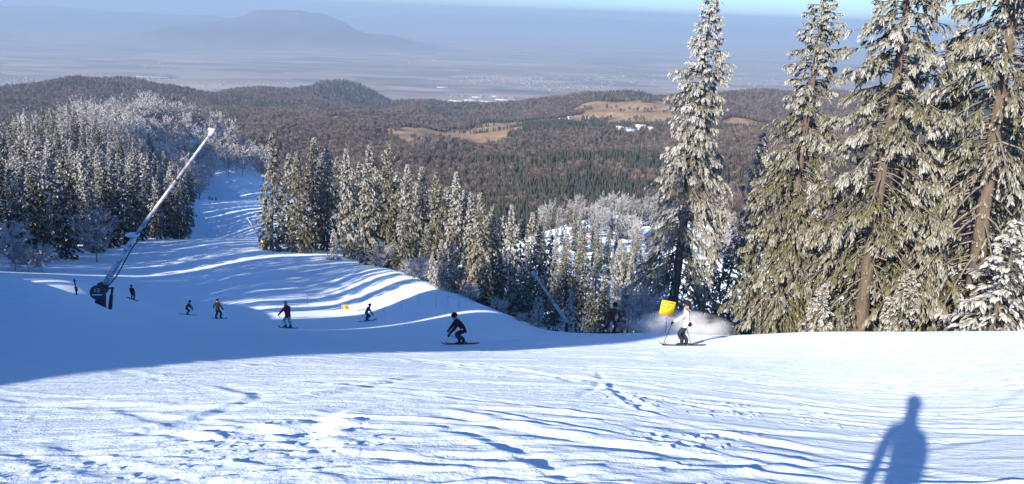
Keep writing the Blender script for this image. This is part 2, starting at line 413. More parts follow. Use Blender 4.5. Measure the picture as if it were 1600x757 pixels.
# ------------------------------------------------------------------ far mountains
def m_range():
    m = mat('far_woods', (.07, .065, .06), .95, .05); k = N(m)
    n1 = k.noise(k.pos(), .0015, 6, .6); w_ = k.ramp(n1, [(.35, (.08, .075, .07)), (.7, (.16, .13, .105))])
    ge = k.n('NewGeometry'); sp_ = k.n('SeparateXYZ'); k.l(ge.outputs['Position'], sp_.inputs[0]); hh = k.n('MapRange'); hh.inputs[1].default_value = -960; hh.inputs[2].default_value = -720; k.l(k.math('ADD', sp_.outputs[2], k.math('MULTIPLY', k.math('SUBTRACT', n1, .5), 500)), hh.inputs[0])
    k.l(k.mix(hh.outputs[0], (.3, .24, .18), w_), k.b.inputs['Base Color']); return m
MR = m_range()
def mountain(name, prof, r, half, seed):
    prof = np.array(prof, float); nu, nv = 120, 26
    px = np.linspace(prof[0, 0], prof[-1, 0], nu); py = np.interp(px, prof[:, 0], prof[:, 1])
    d = np.array([ray(a_, b_) for a_, b_ in zip(px, py)]); top = EYE[2] + d[:, 2] * r - PZ + 38 * fbm(px / 18, px * 0, seed, 4)
    v = np.linspace(-1, 1, nv); DX = d[:, None, 0] * (r + v[None] * half); DY = d[:, None, 1] * (r + v[None] * half)
    sh = np.clip(1 - np.abs(v) ** 1.25, 0, 1)[None]; nz = fbm(DX / 1500, DY / 1500, seed, 5)
    Z_ = PZ - 8 + np.maximum(top, 0)[:, None] * np.clip(sh + .3 * nz * (1 - sh) * (sh > 0) * (np.abs(v)[None] > .02), 0, 1.02)
    a = np.arange(nu * nv).reshape(nu, nv); q = np.stack([a[:-1, :-1], a[1:, :-1], a[1:, 1:], a[:-1, 1:]], -1).reshape(-1, 4)
    tag(obj(name, mesh_np(name, np.stack([DX, DY, Z_], -1).reshape(-1, 3), q, smooth=True), MR), kind='structure')
mountain('mountain', [(20, 90), (100, 74), (180, 60), (240, 46), (300, 37), (350, 32), (378, 24), (394, 17), (412, 14), (440, 13), (470, 15), (498, 20), (512, 22), (524, 28), (548, 42), (570, 50), (620, 57), (660, 66), (700, 80), (735, 92), (770, 104)], 19000, 2800, 5)
mountain('mountain_range', [(-420, 4), (-200, 4), (0, 9), (60, 8), (150, 15), (250, 22), (330, 24), (420, 32), (520, 46), (600, 60), (660, 72)], 26000, 4200, 9)
mountain('low_hills', [(-350, 60), (-150, 52), (0, 50), (100, 60), (200, 57), (300, 64), (380, 80), (430, 92)], 22000, 2200, 15)
mountain('horizon_hills', [(470, 44), (540, 30), (640, 20), (800, 20), (950, 30), (1100, 33), (1300, 42), (1500, 50), (1700, 56), (1900, 62)], 39000, 5000, 19)

# ------------------------------------------------------------------ towns on the plain
def m_town(name, stops):
    m = mat(name, (.5, .45, .4), .8, .2); k = N(m); at = k.n('Attribute', attribute_name='tone')
    k.l(k.ramp(at.outputs['Fac'], stops), k.b.inputs['Base Color']); return m
MT = m_town('town_walls_and_roofs', [(0, (.3, .28, .26)), (.35, (.42, .4, .37)), (.5, (.26, .15, .11)), (.8, (.2, .18, .18)), (1, (.7, .7, .7))])
def on_plain(px, py):
    d = ray(px, py); r = (PZ - EYE[2]) / d[2]; return d[0] * r, d[1] * r
HB = np.array([(-1, -1, 0), (1, -1, 0), (1, 1, 0), (-1, 1, 0), (-1, -1, 1), (1, -1, 1), (1, 1, 1), (-1, 1, 1), (-1, 0, 1.5), (1, 0, 1.5)], float) * [.5, .5, 1]
HQ = np.array([(0, 1, 5, 4), (1, 2, 6, 5), (2, 3, 7, 6), (3, 0, 4, 7), (4, 5, 9, 8), (6, 7, 8, 9)]); HT = np.array([(5, 6, 9), (7, 4, 8)])
def town(boxes, seed, smin=12, smax=26):
    g = np.random.default_rng(seed); Vs, Qs, Ts, tn, o = [], [], [], [], 0
    for x0, x1, y0, y1, n in boxes:
        for _ in range(int(n * .8)):
            px = g.uniform(x0, x1); py = g.uniform(y0, y1)
            if noise(px / 9, py / 1.3, 90) * .5 + g.normal(0, .8) < .2: continue
            x, y = on_plain(px, py); a_ = .35 + (g.random() < .5) * 1.57; sx, sy, h = g.uniform(smin, smax), g.uniform(smin, smax) * .7, g.uniform(6, 14)
            if g.random() < .08: sx *= 3.2; sy *= 1.8
            v = HB * [sx, sy, h]; v = np.stack([v[:, 0] * math.cos(a_) - v[:, 1] * math.sin(a_) + x, v[:, 0] * math.sin(a_) + v[:, 1] * math.cos(a_) + y, v[:, 2] + PZ - .5], -1)
            Vs.append(v); Qs.append(HQ + o); Ts.append(HT + o); o += 10; t = g.random(); tn.append(np.r_[np.full(4, t * .4), np.full(4, t * .4), t, t])
    me = mesh_np('far_town', np.concatenate(Vs), np.concatenate(Qs), np.concatenate(Ts), {'tone': np.concatenate(tn)})
    tag(obj('far_town', me, MT), 'pale scattered houses of a far town on the plain', 'town', kind='stuff')
town([(0, 140, 122, 138, 420), (140, 290, 117, 128, 260), (300, 420, 128, 136, 120), (420, 520, 130, 145, 280)], 1)
town([(470, 560, 70, 80, 110), (540, 690, 72, 82, 260), (400, 470, 78, 84, 40)], 2, 18, 40)
town([(720, 830, 118, 132, 320), (820, 960, 120, 142, 420), (930, 1030, 112, 130, 120), (1130, 1240, 118, 135, 90)], 3, 14, 30)
town([(690, 810, 150, 163, 150)], 4, 16, 40)
town([(880, 900, 66, 70, 10), (1090, 1220, 128, 138, 50), (160, 330, 98, 108, 18), (600, 720, 92, 104, 24)], 5, 20, 50)
MWALL = mat('hall_wall', (.7, .7, .68), .7); MROOF = mat('pale_metal_roof', (.82, .83, .84), .5); MBLUE = mat('blue_metal_roof', (.12, .33, .6), .5)
def hall(name, x, y, z, sx, sy, h, rz, mroof, label, cat, group=None, wall=None):
    t = empty(name, (x, y, z), (0, 0, rz)); tag(t, label, cat, group)
    b = HB[:8] * [sx, sy, h]; obj('wall', mesh_np('wall', b, [(0, 1, 5, 4), (1, 2, 6, 5), (2, 3, 7, 6), (3, 0, 4, 7)]), wall or MWALL, t)
    rf = np.array([(-1, -1, 0), (1, -1, 0), (1, 1, 0), (-1, 1, 0), (-1, 0, 1), (1, 0, 1)], float) * [sx * .53, sy * .55, h * .35 if h < 12 else 3] + [0, 0, h]
    obj('roof', mesh_np('roof', rf, [(0, 1, 5, 4), (2, 3, 4, 5), (3, 2, 1, 0)], [(1, 2, 5), (3, 0, 4)]), mroof, t)
for i, (px, py, w) in enumerate([(712, 159, 150), (735, 158, 130), (760, 160, 190), (785, 157, 160), (745, 153, 110), (805, 159, 120), (775, 152, 90)]):
    x, y = on_plain(px, py); hall('warehouse', x, y, PZ - .5, w, 42, 12, random.uniform(-.1, .1), MROOF, 'long white-roofed warehouse on the plain behind the wooded hills', 'warehouse', 'white warehouses on the plain')
x, y = on_plain(692, 137); hall('warehouse', x, y, PZ - .5, 150, 90, 12, .1, MBLUE, 'blue-roofed hall standing alone on the plain', 'warehouse')
x, y = on_plain(238, 121); hall('warehouse', x, y, PZ - .5, 420, 60, 8, .05, mat('red_tile_roof', (.45, .2, .13), .8), 'long red-roofed block at the edge of the far town', 'warehouse')
for i, (px, r, w, ro) in enumerate([(968, 1560, 17, MROOF), (984, 1545, 20, MBLUE), (1000, 1565, 24, MROOF), (1016, 1550, 18, MROOF)]):
    d = ray(px, 217); x, y = d[0] * r, d[1] * r; hall('mountain_lodge', x, y, float(hz(x, y)) - 1, w, 13, 8, .15 * i, ro, ['small white-roofed lodge at the end of the lodge row in the forest clearing', 'lodge with blue roof in the forest clearing', 'largest white-roofed lodge beside the blue-roofed one', 'white-roofed lodge closest to the tall rimed spruce'][i], 'lodge')
for i, (px, r, w) in enumerate([(878, 1990, 16), (890, 2000, 13), (918, 2040, 12)]):
    d = ray(px, 190); x, y = d[0] * r, d[1] * r; hall('house', x, y, float(hz(x, y)) - 1, w, 11, 7, .3 * i, MROOF, ['white house at the edge of the brown meadow', 'small white house beside another white house on the brown meadow', 'lone small house where the brown meadow meets the wood'][i], 'house')

# ------------------------------------------------------------------ trees
def frame_perp(D):
    up = np.array([0, 0, 1.0]); s = np.cross(D, up); n = np.linalg.norm(s, axis=1, keepdims=True); s = np.where(n > 1e-4, s / np.maximum(n, 1e-4), [1, 0, 0])
    return s

def tube(P_, rad, sides=8, seed=0):
    """closed tapered tube along points P_ (n,3)"""
    P_ = np.asarray(P_, float); n = len(P_); rad = np.broadcast_to(rad, (n,))
    T = np.gradient(P_, axis=0); T /= np.linalg.norm(T, axis=1, keepdims=True)
    ref = np.array([0.31, 0.95, 0.05]) if abs(T[0][1]) < .9 else np.array([1., 0, 0.1])
    A = np.cross(T, ref); A /= np.linalg.norm(A, axis=1, keepdims=True); B = np.cross(T, A)
    an = np.linspace(0, 2 * np.pi, sides, endpoint=False)
    V = P_[:, None] + rad[:, None, None] * (np.cos(an)[None, :, None] * A[:, None] + np.sin(an)[None, :, None] * B[:, None])
    i = np.arange(n * sides).reshape(n, sides); j = np.roll(i, -1, 1)
    q = np.stack([i[:-1], j[:-1], j[1:], i[1:]], -1).reshape(-1, 4)[:, ::-1]
    V = np.r_[V.reshape(-1, 3), P_[:1], P_[-1:]]
    c0, c1 = n * sides, n * sides + 1
    t = np.r_[np.stack([np.full(sides, c0), i[0], j[0]], -1)[:, ::-1], np.stack([np.full(sides, c1), i[-1], j[-1]], -1)]
    return V, q, t[:, ::-1]

def join(parts):
    Vs, Qs, Ts, o = [], [], [], 0
    for V, q, t in parts:
        Vs.append(V)
        if q is not None and len(q): Qs.append(np.asarray(q) + o)
        if t is not None and len(t): Ts.append(np.asarray(t) + o)
        o += len(V)
    return np.concatenate(Vs), (np.concatenate(Qs) if Qs else None), (np.concatenate(Ts) if Ts else None)

# ------------------------------------------------------------------ woods on the hills
MF_CON = m_foliage('far_conifer', (.068, .08, .058), (.036, .045, .038), (.2, .21, .2), -.6)
MF_DEC = mat('far_bare_wood', (.17, .125, .11), .9, .1)
k_ = N(MF_DEC); oi_ = k_.n('ObjectInfo'); k_.l(k_.ramp(oi_.outputs['Random'], [(0, (.085, .073, .068)), (.5, (.155, .125, .112)), (1, (.24, .195, .17))]), k_.b.inputs['Base Color'])
def far_conifer(seed):
    g = np.random.default_rng(seed); parts = []
    for i in range(5):
        z0, z1 = 1 + i * 2.6, 1 + i * 2.6 + 4.6; r = 2.7 * (1 - i / 5.6); n = 9; a_ = np.linspace(0, 6.283, n, endpoint=False) + i
        rr_ = r * (1 + .35 * np.cos(np.arange(n) * math.pi * .999) * g.uniform(.4, 1, n))
        V_ = np.r_[np.stack([rr_ * np.cos(a_), rr_ * np.sin(a_), z0 + g.uniform(-.4, .3, n)], -1), [[0, 0, z1]]]
        j = np.arange(n); parts.append((V_, None, np.stack([j, (j + 1) % n, np.full(n, n)], -1)))
    V_, q_, t_ = join(parts); return mesh_np('far_conifer', V_, q_, t_, {'frost': np.zeros(len(V_)), 'tint': g.random(len(V_))})
def far_bare(seed):
    g = np.random.default_rng(seed); n = 90
    c = g.normal(0, 1, (n, 3)); c /= np.linalg.norm(c, axis=1, keepdims=True); c *= g.uniform(.45, 1, n)[:, None] ; c = c * [3.6, 3.6, 5.0] + [0, 0, 8]
    d = c - [0, 0, 3]; d /= np.linalg.norm(d, axis=1, keepdims=True); d += g.normal(0, .35, (n, 3)); wv = np.cross(d, g.normal(0, 1, (n, 3))); wv /= np.linalg.norm(wv, axis=1, keepdims=True)
    l = g.uniform(1.2, 2.4, n)[:, None]; w = g.uniform(.25, .5, n)[:, None]
    V_ = np.stack([c - d * l - wv * w * .3, c - d * l + wv * w * .3, c + wv * w, c + d * l, c - wv * w], 1).reshape(-1, 3); k = np.arange(n)[:, None] * 5
    tv, tq, t2 = tube(np.array([[0, 0, -1], [0, 0, 5], [.2, 0, 10]]), np.array([.25, .18, .08]), 4)
    V_, q_, t_ = join([(V_, np.concatenate([k + [0, 1, 2, 4]]), k + [4, 2, 3]), (tv, tq, t2)]); return mesh_np('far_bare_tree', V_, q_, t_)
lib = bpy.data.collections.new('far_tree_library')
for i in range(2): o = bpy.data.objects.new('a_conifer_%d' % i, far_conifer(i)); o.data.materials.append(MF_CON); lib.objects.link(o)
for i in range(3): o = bpy.data.objects.new('b_bare_%d' % i, far_bare(i)); o.data.materials.append(MF_DEC); lib.objects.link(o)
def woods_object(name, coll, X_, Y_, Z_, kind, size, label, cat):
    g = np.random.default_rng(8)
    me = bpy.data.meshes.new(name); me.vertices.add(len(X_)); me.vertices.foreach_set('co', np.stack([X_, Y_, Z_], -1).astype(np.float32).ravel())
    for nm, ty, v in (('kind', 'INT', np.asarray(kind).astype(np.int32)), ('size', 'FLOAT', np.asarray(size).astype(np.float32)), ('turn', 'FLOAT', g.uniform(0, 6.28, len(X_)).astype(np.float32))):
        at = me.attributes.new(nm, ty, 'POINT'); at.data.foreach_set('value', v)
    o = obj(name, me); tag(o, label, cat, kind='stuff')
    ng = bpy.data.node_groups.new(name, 'GeometryNodeTree')
    ng.interface.new_socket('Geometry', in_out='INPUT', socket_type='NodeSocketGeometry'); ng.interface.new_socket('Geometry', in_out='OUTPUT', socket_type='NodeSocketGeometry')
    nn = ng.nodes.new; gi = nn('NodeGroupInput'); go = nn('NodeGroupOutput'); ip = nn('GeometryNodeInstanceOnPoints'); ci = nn('GeometryNodeCollectionInfo')
    ci.inputs[0].default_value = coll; ci.inputs['Separate Children'].default_value = True; ci.inputs['Reset Children'].default_value = True; ip.inputs['Pick Instance'].default_value = True
    def na(nm, ty): x = nn('GeometryNodeInputNamedAttribute'); x.data_type = ty; x.inputs[0].default_value = nm; return x.outputs[0]
    cx = nn('ShaderNodeCombineXYZ'); L_ = ng.links.new
    L_(gi.outputs[0], ip.inputs['Points']); L_(ci.outputs[0], ip.inputs['Instance']); L_(na('kind', 'INT'), ip.inputs['Instance Index']); L_(na('turn', 'FLOAT'), cx.inputs[2])
    er = nn('FunctionNodeEulerToRotation'); L_(cx.outputs[0], er.inputs[0]); L_(er.outputs[0], ip.inputs['Rotation']); L_(na('size', 'FLOAT'), ip.inputs['Scale']); L_(ip.outputs[0], go.inputs[0])
    md_ = o.modifiers.new('woods', 'NODES'); md_.node_group = ng

def far_woods():
    g = np.random.default_rng(3); X_, Y_, S_ = [], [], []
    r = 480.0
    while r < 5200:
        sp = max(6.0, r * .0034); th_ = np.arange(math.radians(-38), math.radians(38), sp / r)
        t_ = th_ + g.uniform(-.5, .5, len(th_)) * sp / r; rr_ = r + g.uniform(-.6, .6, len(th_)) * sp
        X_.append(rr_ * np.sin(t_)); Y_.append(rr_ * np.cos(t_)); S_.append(np.full(len(th_), .85 + .55 * min(1, (sp - 6) / 9))); r += sp
    X_, Y_, S_ = map(np.concatenate, (X_, Y_, S_)); R_ = np.hypot(X_, Y_); T_ = np.arctan2(X_, Y_)
    Zh = hz(X_, Y_)
    # leave out what the hills themselves hide
    hr_, ht_, ZG = HZ_GRID; eg = np.maximum.accumulate((ZG - EYE[2]) / hr_[:, None], axis=0)
    i_ = np.clip(np.searchsorted(hr_, R_) - 2, 0, len(hr_) - 1); j_ = np.clip(np.searchsorted(ht_, T_), 0, len(ht_) - 1)
    vis = (Zh + 22 - EYE[2]) / R_ > eg[i_, j_]
    md = meadow_mask(X_, Y_)
    keep = vis & (md < .35 + .0 * md) & (Zh > PZ + 14)
    lone = vis & (md >= .35) & (noise(X_ / 45, Y_ / 45, 47) + g.normal(0, .25, len(X_)) > .72)
    keep |= lone
    X_, Y_, Zh, S_, R_ = X_[keep], Y_[keep], Zh[keep], S_[keep], R_[keep]
    T_ = np.arctan2(X_, Y_)
    cn = fbm(X_ / 260, Y_ / 200, 81, 4) * 1.3 + .05
    cn += .42 * np.exp(-((R_ - 750) / 260) ** 2) * sstep(-.05, .12, T_) + .55 * np.exp(-((R_ - 1850) / 170) ** 2) * sstep(.0, .06, T_) + .8 * np.exp(-((R_ - 3950) / 420) ** 2) * np.exp(-((T_ + .19) / .09) ** 2)
    cn -= .35 * sstep(-.05, -.2, T_) if False else .25 * (T_ < -.12)
    con = cn + g.normal(0, .22, len(X_)) > .36
    kind = np.where(con, g.integers(0, 2, len(X_)), g.integers(2, 5, len(X_)))
    woods_object('far_woods', lib, X_, Y_, Zh - .5, kind, S_ * g.uniform(.65, 1.2, len(X_)), 'brown bare woods mixed with dark conifers covering the hills', 'forest')
    print('far trees', len(X_))
far_woods()

def spruce(seed, H, Rr, nb=110, nsub=6, ntw=5, tw=0.55, ww=0.16, h0=0.06, bare=0.0, trunk_r=0.3, frost0=0.3, frost_top=0.35, branches=True, droop=1.0, power=0.85, sides=9, gap=None):
    """returns trunk mesh, crown mesh, branch mesh (or None)"""
    g = np.random.default_rng(seed)
    zs = np.linspace(0, H, 14); wob = np.stack([.12 * np.sin(zs / H * 4 + seed), .12 * np.cos(zs / H * 3 + 2 * seed), zs], -1) * [H / 20, H / 20, 1]
    wob[:, :2] -= wob[0, :2]
    rad = trunk_r * np.clip(1 - zs / H, 0.02, 1) ** .85 * (1 + .35 * np.exp(-zs / (0.03 * H)))
    tv, tq, tt_ = tube(np.r_[[[0, 0, -1.2]], wob], np.r_[rad[0], rad], sides)
    trunk = mesh_np('trunk', tv, tq, tt_, smooth=True)
    # branches
    u = (np.arange(nb) + g.random(nb)) / nb
    hf = h0 + (1 - h0) * (1 - (1 - u) ** 1.15)
    az = np.arange(nb) * 2.399963 + g.normal(0, .5, nb)
    prof = np.clip((1 - hf), 0, 1) ** power * (0.72 + .28 * sstep(h0, h0 + .2, hf))
    L = Rr * (prof * g.uniform(.62, 1.15, nb) + .03) 
    lump = 1 + .22 * np.sin(az * 2 + seed) * np.sin(hf * 23 + seed); L = L * lump
    if gap: L = np.where((np.abs((az - gap[0] + np.pi) % (2 * np.pi) - np.pi) < gap[1]) & (hf > gap[2]) & (hf < gap[3] + g.normal(0, .06, nb)) & (g.random(nb) < .93), L * .13, L)      # an open side where the trunk shows
    base = np.stack([np.interp(hf * H, zs, wob[:, 0]), np.interp(hf * H, zs, wob[:, 1]), hf * H], -1)
    up = -.25 + .75 * hf ** 1.3 + g.normal(0, .1, nb); dr = droop * (.55 + .2 * g.random(nb)) * (1 - .55 * hf)
    dirh = np.stack([np.cos(az), np.sin(az), 0 * az], -1)
    def curve(t):                      # t (nb, k)
        rad_ = L[:, None] * t; z = L[:, None] * (up[:, None] * t - dr[:, None] * t ** 2 + .28 * t ** 4)
        return base[:, None] + dirh[:, None] * rad_[..., None] + np.array([0, 0, 1.0]) * z[..., None]
    bmesh_ = None
    if branches:
        t = np.linspace(0, .96, 5)[None].repeat(nb, 0); C = curve(t)
        br = (.018 + .0105 * L)[:, None] * (1 - .8 * t) * trunk_r / .3
        side = frame_perp(dirh)[:, None]; upv = np.array([0, 0, 1.0])
        ring = [C + br[..., None] * (math.cos(k) * side + math.sin(k) * upv) for k in (0.5, 2.6, 4.7)]
        Vb = np.stack(ring, 2)         # nb,5,3,3
        ii = np.arange(nb * 5 * 3).reshape(nb, 5, 3); jj = np.roll(ii, -1, 2)
        qb = np.stack([ii[:, :-1], jj[:, :-1], jj[:, 1:], ii[:, 1:]], -1).reshape(-1, 4)
        bmesh_ = mesh_np('branches', Vb.reshape(-1, 3), qb, attrs={'frost': (t * .9).repeat(3, 1).ravel()})
    # side branchlets, then hanging twigs along them
    cnt = np.maximum(3, (nsub * (.2 + .8 * L / Rr)).astype(int))
    bi = np.repeat(np.arange(nb), cnt); n = len(bi)
    b0 = bare * (1 - hf[bi])
    t = b0 + (1 - b0) * (0.08 + .92 * g.random(n) ** .8)
    def cv(q_): return base[bi] + dirh[bi] * (L[bi] * q_)[:, None] + np.array([0, 0, 1.0]) * (L[bi] * (up[bi] * q_ - dr[bi] * q_ ** 2 + .28 * q_ ** 4))[:, None]
    s0 = cv(t); D = cv(t + .02) - s0; D /= np.linalg.norm(D, axis=1, keepdims=True)
    side = frame_perp(dirh)[bi] * np.where(g.random(n) < .5, -1, 1)[:, None]
    fan = g.uniform(.35, 1.15, n)[:, None] * (1 - .75 * t[:, None] ** 3)
    sd = D * np.cos(fan) + side * np.sin(fan); sd[:, 2] += g.normal(-.05, .12, n)
    ls = (L[bi] * .42 * (1.12 - t) + .1 * tw) * g.uniform(.6, 1.2, n) + .35 * tw * np.clip(L[bi] / Rr * 2, .15, 1)
    sdr = droop * g.uniform(.25, .6, n)
    si = np.repeat(np.arange(n), ntw); m = len(si)
    u_ = g.random(m) ** .8
    p0 = s0[si] + sd[si] * (ls[si] * u_)[:, None]; p0[:, 2] -= sdr[si] * ls[si] * u_ ** 2
    lat = np.cross(sd[si], [0, 0, 1.0]) * np.where(g.random(m) < .5, -1, 1)[:, None]
    d1 = sd[si] * g.uniform(.35, 1, m)[:, None] + lat * g.uniform(.1, .8, m)[:, None]; d1[:, 2] += g.normal(-.25 * droop, .25, m) - sdr[si] * u_
    d1 /= np.linalg.norm(d1, axis=1, keepdims=True)
    d2 = d1.copy(); d2[:, 2] -= droop * (.2 + .9 * g.random(m)); d2 /= np.linalg.norm(d2, axis=1, keepdims=True)
    l = tw * g.uniform(.5, 1.15, m) * (.32 + .68 * np.clip(L[bi][si] / Rr * 1.7, 0, 1))
    p1 = p0 + d1 * (l * .5)[:, None]; p2 = p1 + d2 * (l * .55)[:, None]
    nv = np.array([0, 0, .8]) + g.normal(0, .6, (m, 3)); wv = np.cross(d1, nv); wv /= np.maximum(np.linalg.norm(wv, axis=1, keepdims=True), 1e-3)
    w = ww * (.6 + .7 * g.random(m))[:, None]
    Vt = np.stack([p0 - wv * w * .6, p0 + wv * w * .6, p1 - wv * w, p1 + wv * w, p2 - wv * w * .3, p2 + wv * w * .3], 1)
    k = np.arange(m)[:, None] * 6
    qt = np.concatenate([k + [0, 1, 3, 2], k + [2, 3, 5, 4]])
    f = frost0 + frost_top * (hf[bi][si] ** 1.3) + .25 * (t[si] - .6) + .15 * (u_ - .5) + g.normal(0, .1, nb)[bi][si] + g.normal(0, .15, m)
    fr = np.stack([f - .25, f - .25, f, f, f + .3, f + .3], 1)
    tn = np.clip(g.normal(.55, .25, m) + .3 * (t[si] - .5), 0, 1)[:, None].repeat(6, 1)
    Vall, Qall, Fall, Tall = [Vt.reshape(-1, 3)], [qt], [fr.ravel()], [tn.ravel()]
    crown = mesh_np('crown', np.concatenate(Vall), np.concatenate(Qall), attrs={'frost': np.concatenate(Fall), 'tint': np.concatenate(Tall)})
    return trunk, crown, bmesh_

def put_tree(name, kind, loc, rz=0, sc=1.0, lean=(0, 0), label='', cat='tree', group=None):
    tr, cr, br = kind
    t = empty(name, loc, (lean[0], lean[1], 0))
    t.rotation_mode = 'XYZ'
    qz = Matrix.Rotation(rz, 4, 'Z'); ql = Matrix.Rotation(lean[1], 4, 'Y') @ Matrix.Rotation(lean[0], 4, 'X')
    t.rotation_euler = (ql @ qz).to_euler()
    t.scale = (sc, sc, sc) if not isinstance(sc, tuple) else sc
    tag(t, label, cat, group)
    obj('trunk', tr, None, t); obj('crown', cr, None, t)
    if br: obj('branches', br, None, t)
    return t

def setm(kind, bark, fol):
    kind[0].materials.append(bark); kind[1].materials.append(fol)
    if kind[2]: kind[2].materials.append(M['greybark'])
    return kind

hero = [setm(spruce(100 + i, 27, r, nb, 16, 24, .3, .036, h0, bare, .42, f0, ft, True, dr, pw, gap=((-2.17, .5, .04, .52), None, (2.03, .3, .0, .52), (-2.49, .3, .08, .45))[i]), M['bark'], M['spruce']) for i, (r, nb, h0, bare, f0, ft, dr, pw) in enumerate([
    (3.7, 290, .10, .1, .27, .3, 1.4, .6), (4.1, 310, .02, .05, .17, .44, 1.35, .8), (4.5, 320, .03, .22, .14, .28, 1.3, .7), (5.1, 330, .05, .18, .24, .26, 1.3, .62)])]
HERO = [  # pixel x of base, distance, mesh, rotation, scale, lean
    (1046, 52, 0, .4, .95, .02, 'tall narrow rimed spruce with bare lower trunk standing behind the yellow sign'),
    (1213, 46, 1, 1.5, .88, -.01, 'olive and white spruce with boughs down to the snow beside the snowy gap'),
    (1345, 45, 2, 2.2, 1.0, -.04, 'spruce with exposed slanting trunk and sparse bare branches low down'),
    (1518, 47, 3, .3, 1.12, -.06, 'broad thickly rimed spruce with thick trunk rising behind the small white fir'),
    (1618, 54, 2, 4.2, 1.1, -.06, 'spruce trunk and boughs standing behind the small white fir')]
for px, r, k, rz, sc, ly, lab in HERO:
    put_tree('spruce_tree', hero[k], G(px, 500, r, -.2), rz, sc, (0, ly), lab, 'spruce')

fk = [(2.7, .1, .8), (3.2, .18, .85), (2.3, .22, .75), (2.9, .02, .8)]
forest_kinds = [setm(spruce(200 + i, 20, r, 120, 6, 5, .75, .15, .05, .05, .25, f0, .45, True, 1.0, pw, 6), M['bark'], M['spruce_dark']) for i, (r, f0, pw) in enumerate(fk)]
front_kinds = [setm(spruce(250 + i, 20, r, 190, 7, 8, .5, .085, .06, .1, .27, f0, .32, True, 1.15, pw, 7), M['bark'], M['spruce']) for i, (r, f0, pw) in enumerate([(2.7, .1, .75), (2.35, .22, .7), (3.1, .03, .8)])]
small_kinds = [setm(spruce(270 + i, 6, r, 90, 6, 6, .34, .055, .02, 0, .1, f0, .2, True, .9, .85, 6), M['bark'], M['spruce']) for i, (r, f0) in enumerate([(1.7, .6), (1.5, .45)])]

def rime_tree(seed, H, Rr, nl=16, nsub=9, ntw=9, tw=.8, ww=.05, frost0=.65):
    g = np.random.default_rng(seed)
    parts = [tube(np.array([[0, 0, -1], [0, 0, 0], [.1, .05, H * .3], [.0, .15, H * .6], [.1, .1, H * .95]]), np.array([.03, .026, .02, .012, .003]) * H * .5, 6)]
    tips = []
    for i in range(nl):
        h = H * (.22 + .6 * i / nl); az = i * 2.4 + g.normal(0, .3); out = Rr * (1 - (abs(i / nl - .35)) ** 1.6 * 1.3) * g.uniform(.75, 1.1); rise = H * g.uniform(.12, .26)
        p = np.array([[0, 0, h], [out * .5 * math.cos(az), out * .5 * math.sin(az), h + rise * .45], [out * math.cos(az), out * math.sin(az), h + rise]])
        parts.append(tube(p, np.array([.010, .006, .002]) * H * .6, 4)); tips.append(p)
    tips = np.array(tips)
    n = nl * nsub; bi = np.repeat(np.arange(nl), nsub); t = g.uniform(.25, 1, n)
    s0 = np.where((t < .5)[:, None], tips[bi, 0] + (tips[bi, 1] - tips[bi, 0]) * (t * 2)[:, None], tips[bi, 1] + (tips[bi, 2] - tips[bi, 1]) * (t * 2 - 1)[:, None])
    sd = (tips[bi, 2] - tips[bi, 0]); sd /= np.linalg.norm(sd, axis=1, keepdims=True); sd = sd + g.normal(0, .55, (n, 3)) + [0, 0, .25]; ls = Rr * g.uniform(.25, .55, n)
    si = np.repeat(np.arange(n), ntw); m = len(si); u_ = g.random(m)
    p0 = s0[si] + sd[si] * (ls[si] * u_)[:, None]
    d1 = sd[si] + g.normal(0, .6, (m, 3)); d1 /= np.linalg.norm(d1, axis=1, keepdims=True); d2 = d1 + g.normal(0, .3, (m, 3)) + [0, 0, -.25]
    l = tw * g.uniform(.5, 1.1, m); p1 = p0 + d1 * (l * .5)[:, None]; p2 = p1 + d2 * (l * .5)[:, None]
    wv = np.cross(d1, g.normal(0, 1, (m, 3))); wv /= np.maximum(np.linalg.norm(wv, axis=1, keepdims=True), 1e-3); w = ww * (.6 + .8 * g.random(m))[:, None]
    Vt = np.stack([p0 - wv * w, p0 + wv * w, p1 - wv * w, p1 + wv * w, p2 - wv * w * .4, p2 + wv * w * .4], 1)
    k = np.arange(m)[:, None] * 6; qt = np.concatenate([k + [0, 1, 3, 2], k + [2, 3, 5, 4]])
    f = frost0 + g.normal(0, .15, m); V_, q_, t_ = join(parts)
    tr = mesh_np('trunk', V_, q_, t_, smooth=True)
    cr = mesh_np('crown', Vt.reshape(-1, 3), qt, attrs={'frost': f.repeat(6), 'tint': g.random(m).repeat(6)})
    tr.materials.append(M['greybark']); cr.materials.append(M['rime'])
    return tr, cr, None
rime_kinds = [rime_tree(300 + i, 14, r, 18, 10, 14, 1.0, .065, .55) for i, r in enumerate((4.2, 3.6, 4.8))]
bush_kinds = [rime_tree(320 + i, 3.0, 1.7, 18, 12, 20, .34, .014, .6) for i in range(2)]
KH = {}
for ks, h in ((hero, 27), (forest_kinds, 20), (front_kinds, 20), (small_kinds, 6), (rime_kinds, 14), (bush_kinds, 3)):
    for k_ in ks: KH[k_[0].name] = h

def tree_top(name, kind, bx, r, tx, ty, label, cat='spruce', group=None, wide=1.0, sink=.3):
    """stand a tree on the bearing bx at distance r, as tall as its top in the photograph asks"""
    x, y, z = G(bx, 400, r); d = ray(tx, ty); H = EYE[2] + d[2] * r - z
    tx_, ty_ = d[0] * r - x, d[1] * r - y
    lean = math.atan2(tx_, H); sc = (H + sink) / KH[kind[0].name]
    return put_tree(name, kind, (x, y, z - sink), random.uniform(0, 6.28), (sc * wide, sc * wide, sc), (0, max(-.06, min(.06, lean))), label, cat, group)
